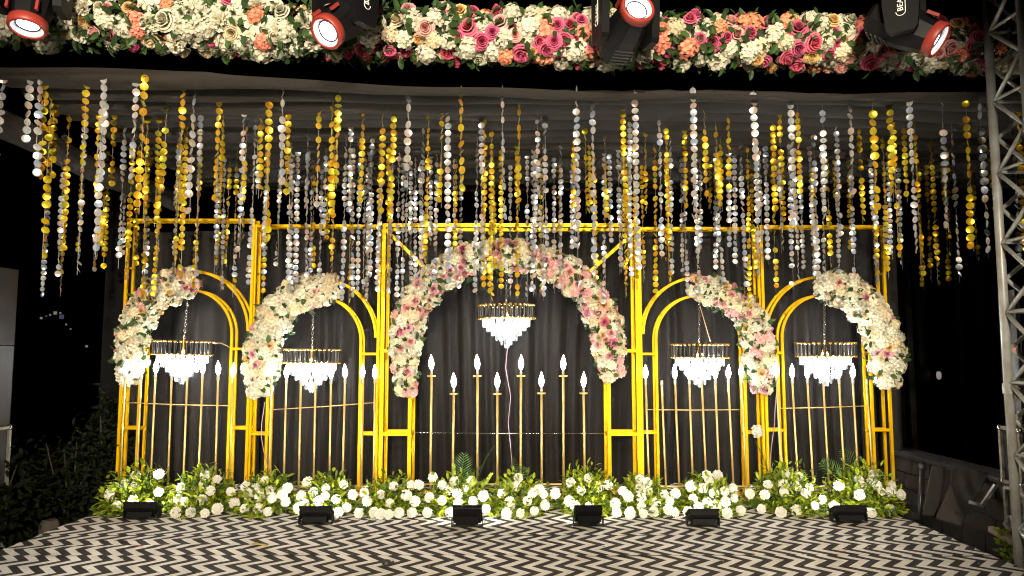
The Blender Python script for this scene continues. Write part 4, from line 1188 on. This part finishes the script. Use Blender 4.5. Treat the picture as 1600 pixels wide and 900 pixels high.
# thin posts of the dark structure behind on the right
for u, w_ in ((1488, .012), (1410, .03), (1430, .05)):
    a = at(u, 300, 7.7)
    m = MB(); m.box((-w_, -.02, GZ), (w_, .02, 3.2)); o = obj('backstage_post', m, pmat('backstage_paint', (.03, .03, .03), .4, .3)); o.location = (a.x, 7.7, 0)
    tag(o, {1488: 'thin upright pole in the dark right of the frames', 1410: 'dark post just right of the rightmost frame', 1430: 'wide dark post second from the rightmost frame'}[u], 'post')
t = empty('wall_lamp', at(1467, 588, 7.6)); tag(t, 'small pale lamp glowing in the dark right of the frames', 'lamp')
m = MB(); m.lathe([(.002, -.035), (.018, -.024), (.024, .0), (.023, .035), (.014, .05)], 12, cap=True); obj('glass', m, pmat('small_lamp', (.8, .78, .75), .4, emit=(1, .92, .85), estr=.22), t, smooth=True)
m = MB(); m.lathe([(.022, .05), (.026, .07), (.005, .08)], 12, cap=True); m.box((-.008, .0, .05), (.008, .12, .066)); obj('lamp_cap', m, M['matteblack'], t)

# bushes left of the stage
def bush(name, label, x, y, rx, ry, h, n, L, mat=M['hedge']):
    root = empty(name, (x, y, GZ)); tag(root, label, 'bush', 'bushes left of the stage')
    m = MB()
    for k in range(9):
        a = random.uniform(0, 6.28); r = random.uniform(.2, .9)
        m.sweep([(random.uniform(-.05, .05), random.uniform(-.05, .05), 0), (math.cos(a)*rx*r*.5, math.sin(a)*ry*r*.5, h*.5), (math.cos(a)*rx*r, math.sin(a)*ry*r, h*random.uniform(.7, 1))], [.014, .009, .003], 5)
    obj('stems', m, M['bark'], root)
    m = MB()
    for k in range(n):
        q = rvec(); rad = random.uniform(.3, 1)**.6*random.uniform(.8, 1.12)
        c = Vector((q.x*rx*rad, q.y*ry*rad, h*.52+q.z*h*.5*rad))
        if c.z < .01: c.z = random.uniform(.01, .2)
        leaf_into(m, c, q*.5+rvec()+Vector((0, 0, .1)), (q+Vector((0, 0, .6))).normalized(), L*random.uniform(.7, 1.3), L*.24)
    tag(obj('leaves', m, mat, root), kind='stuff')
bush('dark_bush', 'broad dark bush beside the left flight case', -4.05, 5.75, .42, .4, .95, 1700, .07)
bush('dark_bush', 'dark leafy bush in the middle of the left hedge', -3.75, 6.35, .40, .4, .98, 1700, .065)
bush('dark_bush', 'taller thin bush next to the left side drape', -3.68, 6.75, .22, .25, 1.32, 800, .08)
bush('dark_bush', 'low bush behind the left hedge by the flight case', -4.75, 6.6, .5, .45, .98, 1300, .07)
t = empty('stump', on_z(95, 822, GZ)); t.location.y = 5.85; t.location.x = -3.62
tag(t, 'short rough stump at the foot of the left bushes', 'stump')
m = MB()
m.lathe([(.10, 0), (.085, .08), (.075, .2), (.07, .33), (.05, .36), (.02, .35)], 12); obj('trunk', m, pmat('stump_bark', (.10, .08, .06), .9, 0, .5, 14, .8, 40, (1, 1, .3)), t, smooth=True)
# far railing and building in the dark at the left
t = empty('far_railing', (-7, 9.6, GZ)); tag(t, 'faint railing in the dark beyond the left bushes', 'railing')
rail = pmat('rail_paint', (.06, .06, .06), .6)
for z in (.95, 1.25):
    m = MB(); m.sweep([(-3, 0, z), (2.6, 0, z)], .018, 6); obj('rail', m, rail, t)
for x in (-2.4, -1.2, 0, 1.2, 2.4):
    m = MB(); m.sweep([(x, 0, 0), (x, 0, 1.25)], .02, 6); obj('post', m, rail, t)
t = empty('far_building', (-26, 48, GZ)); tag(t, 'unlit far building with a few tiny lit windows at the left', 'building')
m = MB(); m.box((-9, 0, 0), (3.2, 8, 5.4)); m.box((-7, .5, 5.4), (1.0, 7, 5.9)); obj('wall', m, pmat('far_wall', (.02, .02, .022), .9), t)
lit = pmat('lit_window', (.2, .2, .18), .5, emit=(1, .85, .7), estr=.2); litb = pmat('lit_window_blue', (.2, .2, .25), .5, emit=(.5, .6, 1), estr=.09)
for u, v, w_, mt in ((64, 497, .14, lit), (78, 492, .1, lit), (86, 489, .2, lit), (94, 489, .1, lit), (96, 495, .28, litb), (103, 507, .1, lit), (110, 514, .08, lit), (135, 541, .14, lit), (72, 494, .1, litb)):
    p = at(u, v, 47.95)-Vector((-26, 48, GZ))
    m = MB(); m.box((p.x-w_/2, -.05, p.z-w_/2), (p.x+w_/2, -.01, p.z+w_/2)); obj('window', m, mt, t)

# ================================================================== CABLES AND LITTER
def cable(label, pts, col, r=.0035):
    m = MB(); m.sweep(pts, r, 6)
    tag(obj('power_cable', m, pmat('cable', col, .5), smooth=True), label, 'cable', 'loose lamp cables')
cable('thin cable hanging from the central chandelier to the flowers', [at(793, 543, 6.5), at(790, 575, 6.48), at(798, 620, 6.46), at(794, 660, 6.45), at(798, 700, 6.45), at(803, 765, 6.4)], (.5, .35, .45))
cable('thin twisted cable hanging beside the left post of the second arch', [at(414, 628, 6.38), at(409, 660, 6.38), at(408, 682, 6.38), at(412, 705, 6.38), at(419, 730, 6.38), at(432, 760, 6.36)], (.5, .3, .35))
cable('thin cable hanging beside the left post of the rightmost arch', [at(1214, 606, 6.38), at(1211, 640, 6.38), at(1210, 665, 6.38), at(1205, 700, 6.38), at(1202, 760, 6.36)], (.5, .35, .4))
cable('thin gold wire running from the leftmost chandelier to its arch post', [at(331, 536, 6.5), at(345, 536, 6.48), at(354, 540, 6.45), at(362, 545, 6.43)], (.7, .5, .2), .003)
cable('thin wire slanting from the fourth arch to its chandelier', [at(1092, 472, 6.46), at(1100, 500, 6.47), at(1110, 534, 6.5)], (.6, .4, .2), .003)
m = MB()
for k in range(130):
    x, y = random.uniform(-3, 2.8), random.uniform(3.7, 5.6)
    a = random.uniform(0, 6.28)
    leaf_into(m, Vector((x, y, .022)), Vector((math.cos(a), math.sin(a), .1)), Vector((0, 0, 1)), random.uniform(.008, .03), random.uniform(.002, .007))
tag(obj('litter', m, leaf_mat('dry_scrap', (.06, .05, .03), (.35, .30, .10), .1)), 'scattered dry leaf scraps on the chevron carpet', 'litter', kind='stuff')
for lab, u, v, c in (('tiny pink petal on the carpet at the left', 214, 854, 'pink'), ('tiny red petal on the carpet at the right', 1318, 862, 'pink')):
    m = MB(); p = on_z(u, v, .022); leaf_into(m, Vector((0, 0, 0)), Vector((1, .3, .15)), Vector((0, 0, 1)), .03, .012)
    o = obj('petal', m, pmat('petal', (.55, .05, .12), .6)); o.location = p; tag(o, lab, 'petal')
p = on_z(604, 884, .02)
m = MB(); m.lathe([(.001, .0), (.022, .002), (.028, .016), (.022, .03), (.008, .036), (.001, .037)], 12); m.lathe([(.006, .03), (.007, .045), (.001, .05)], 8, M=Matrix.Rotation(R(60), 4, 'Y'))
o = obj('cable_knob', m, M['matteblack'], smooth=True); o.location = p; tag(o, 'small round black knob lying on the carpet', 'knob')
p = on_z(404, 851, .02)
m = MB(); leaf_into(m, Vector((-.06, 0, 0)), Vector((1, .1, .05)), Vector((0, 0, 1)), .13, .014); leaf_into(m, Vector((0, .02, 0)), Vector((-1, .4, .05)), Vector((0, 0, 1)), .07, .012)
o = obj('dry_leaf', m, pmat('yellow_leaf', (.45, .33, .05), .7)); o.location = p; tag(o, 'curled yellow leaf on the carpet near the second floodlight', 'leaf')
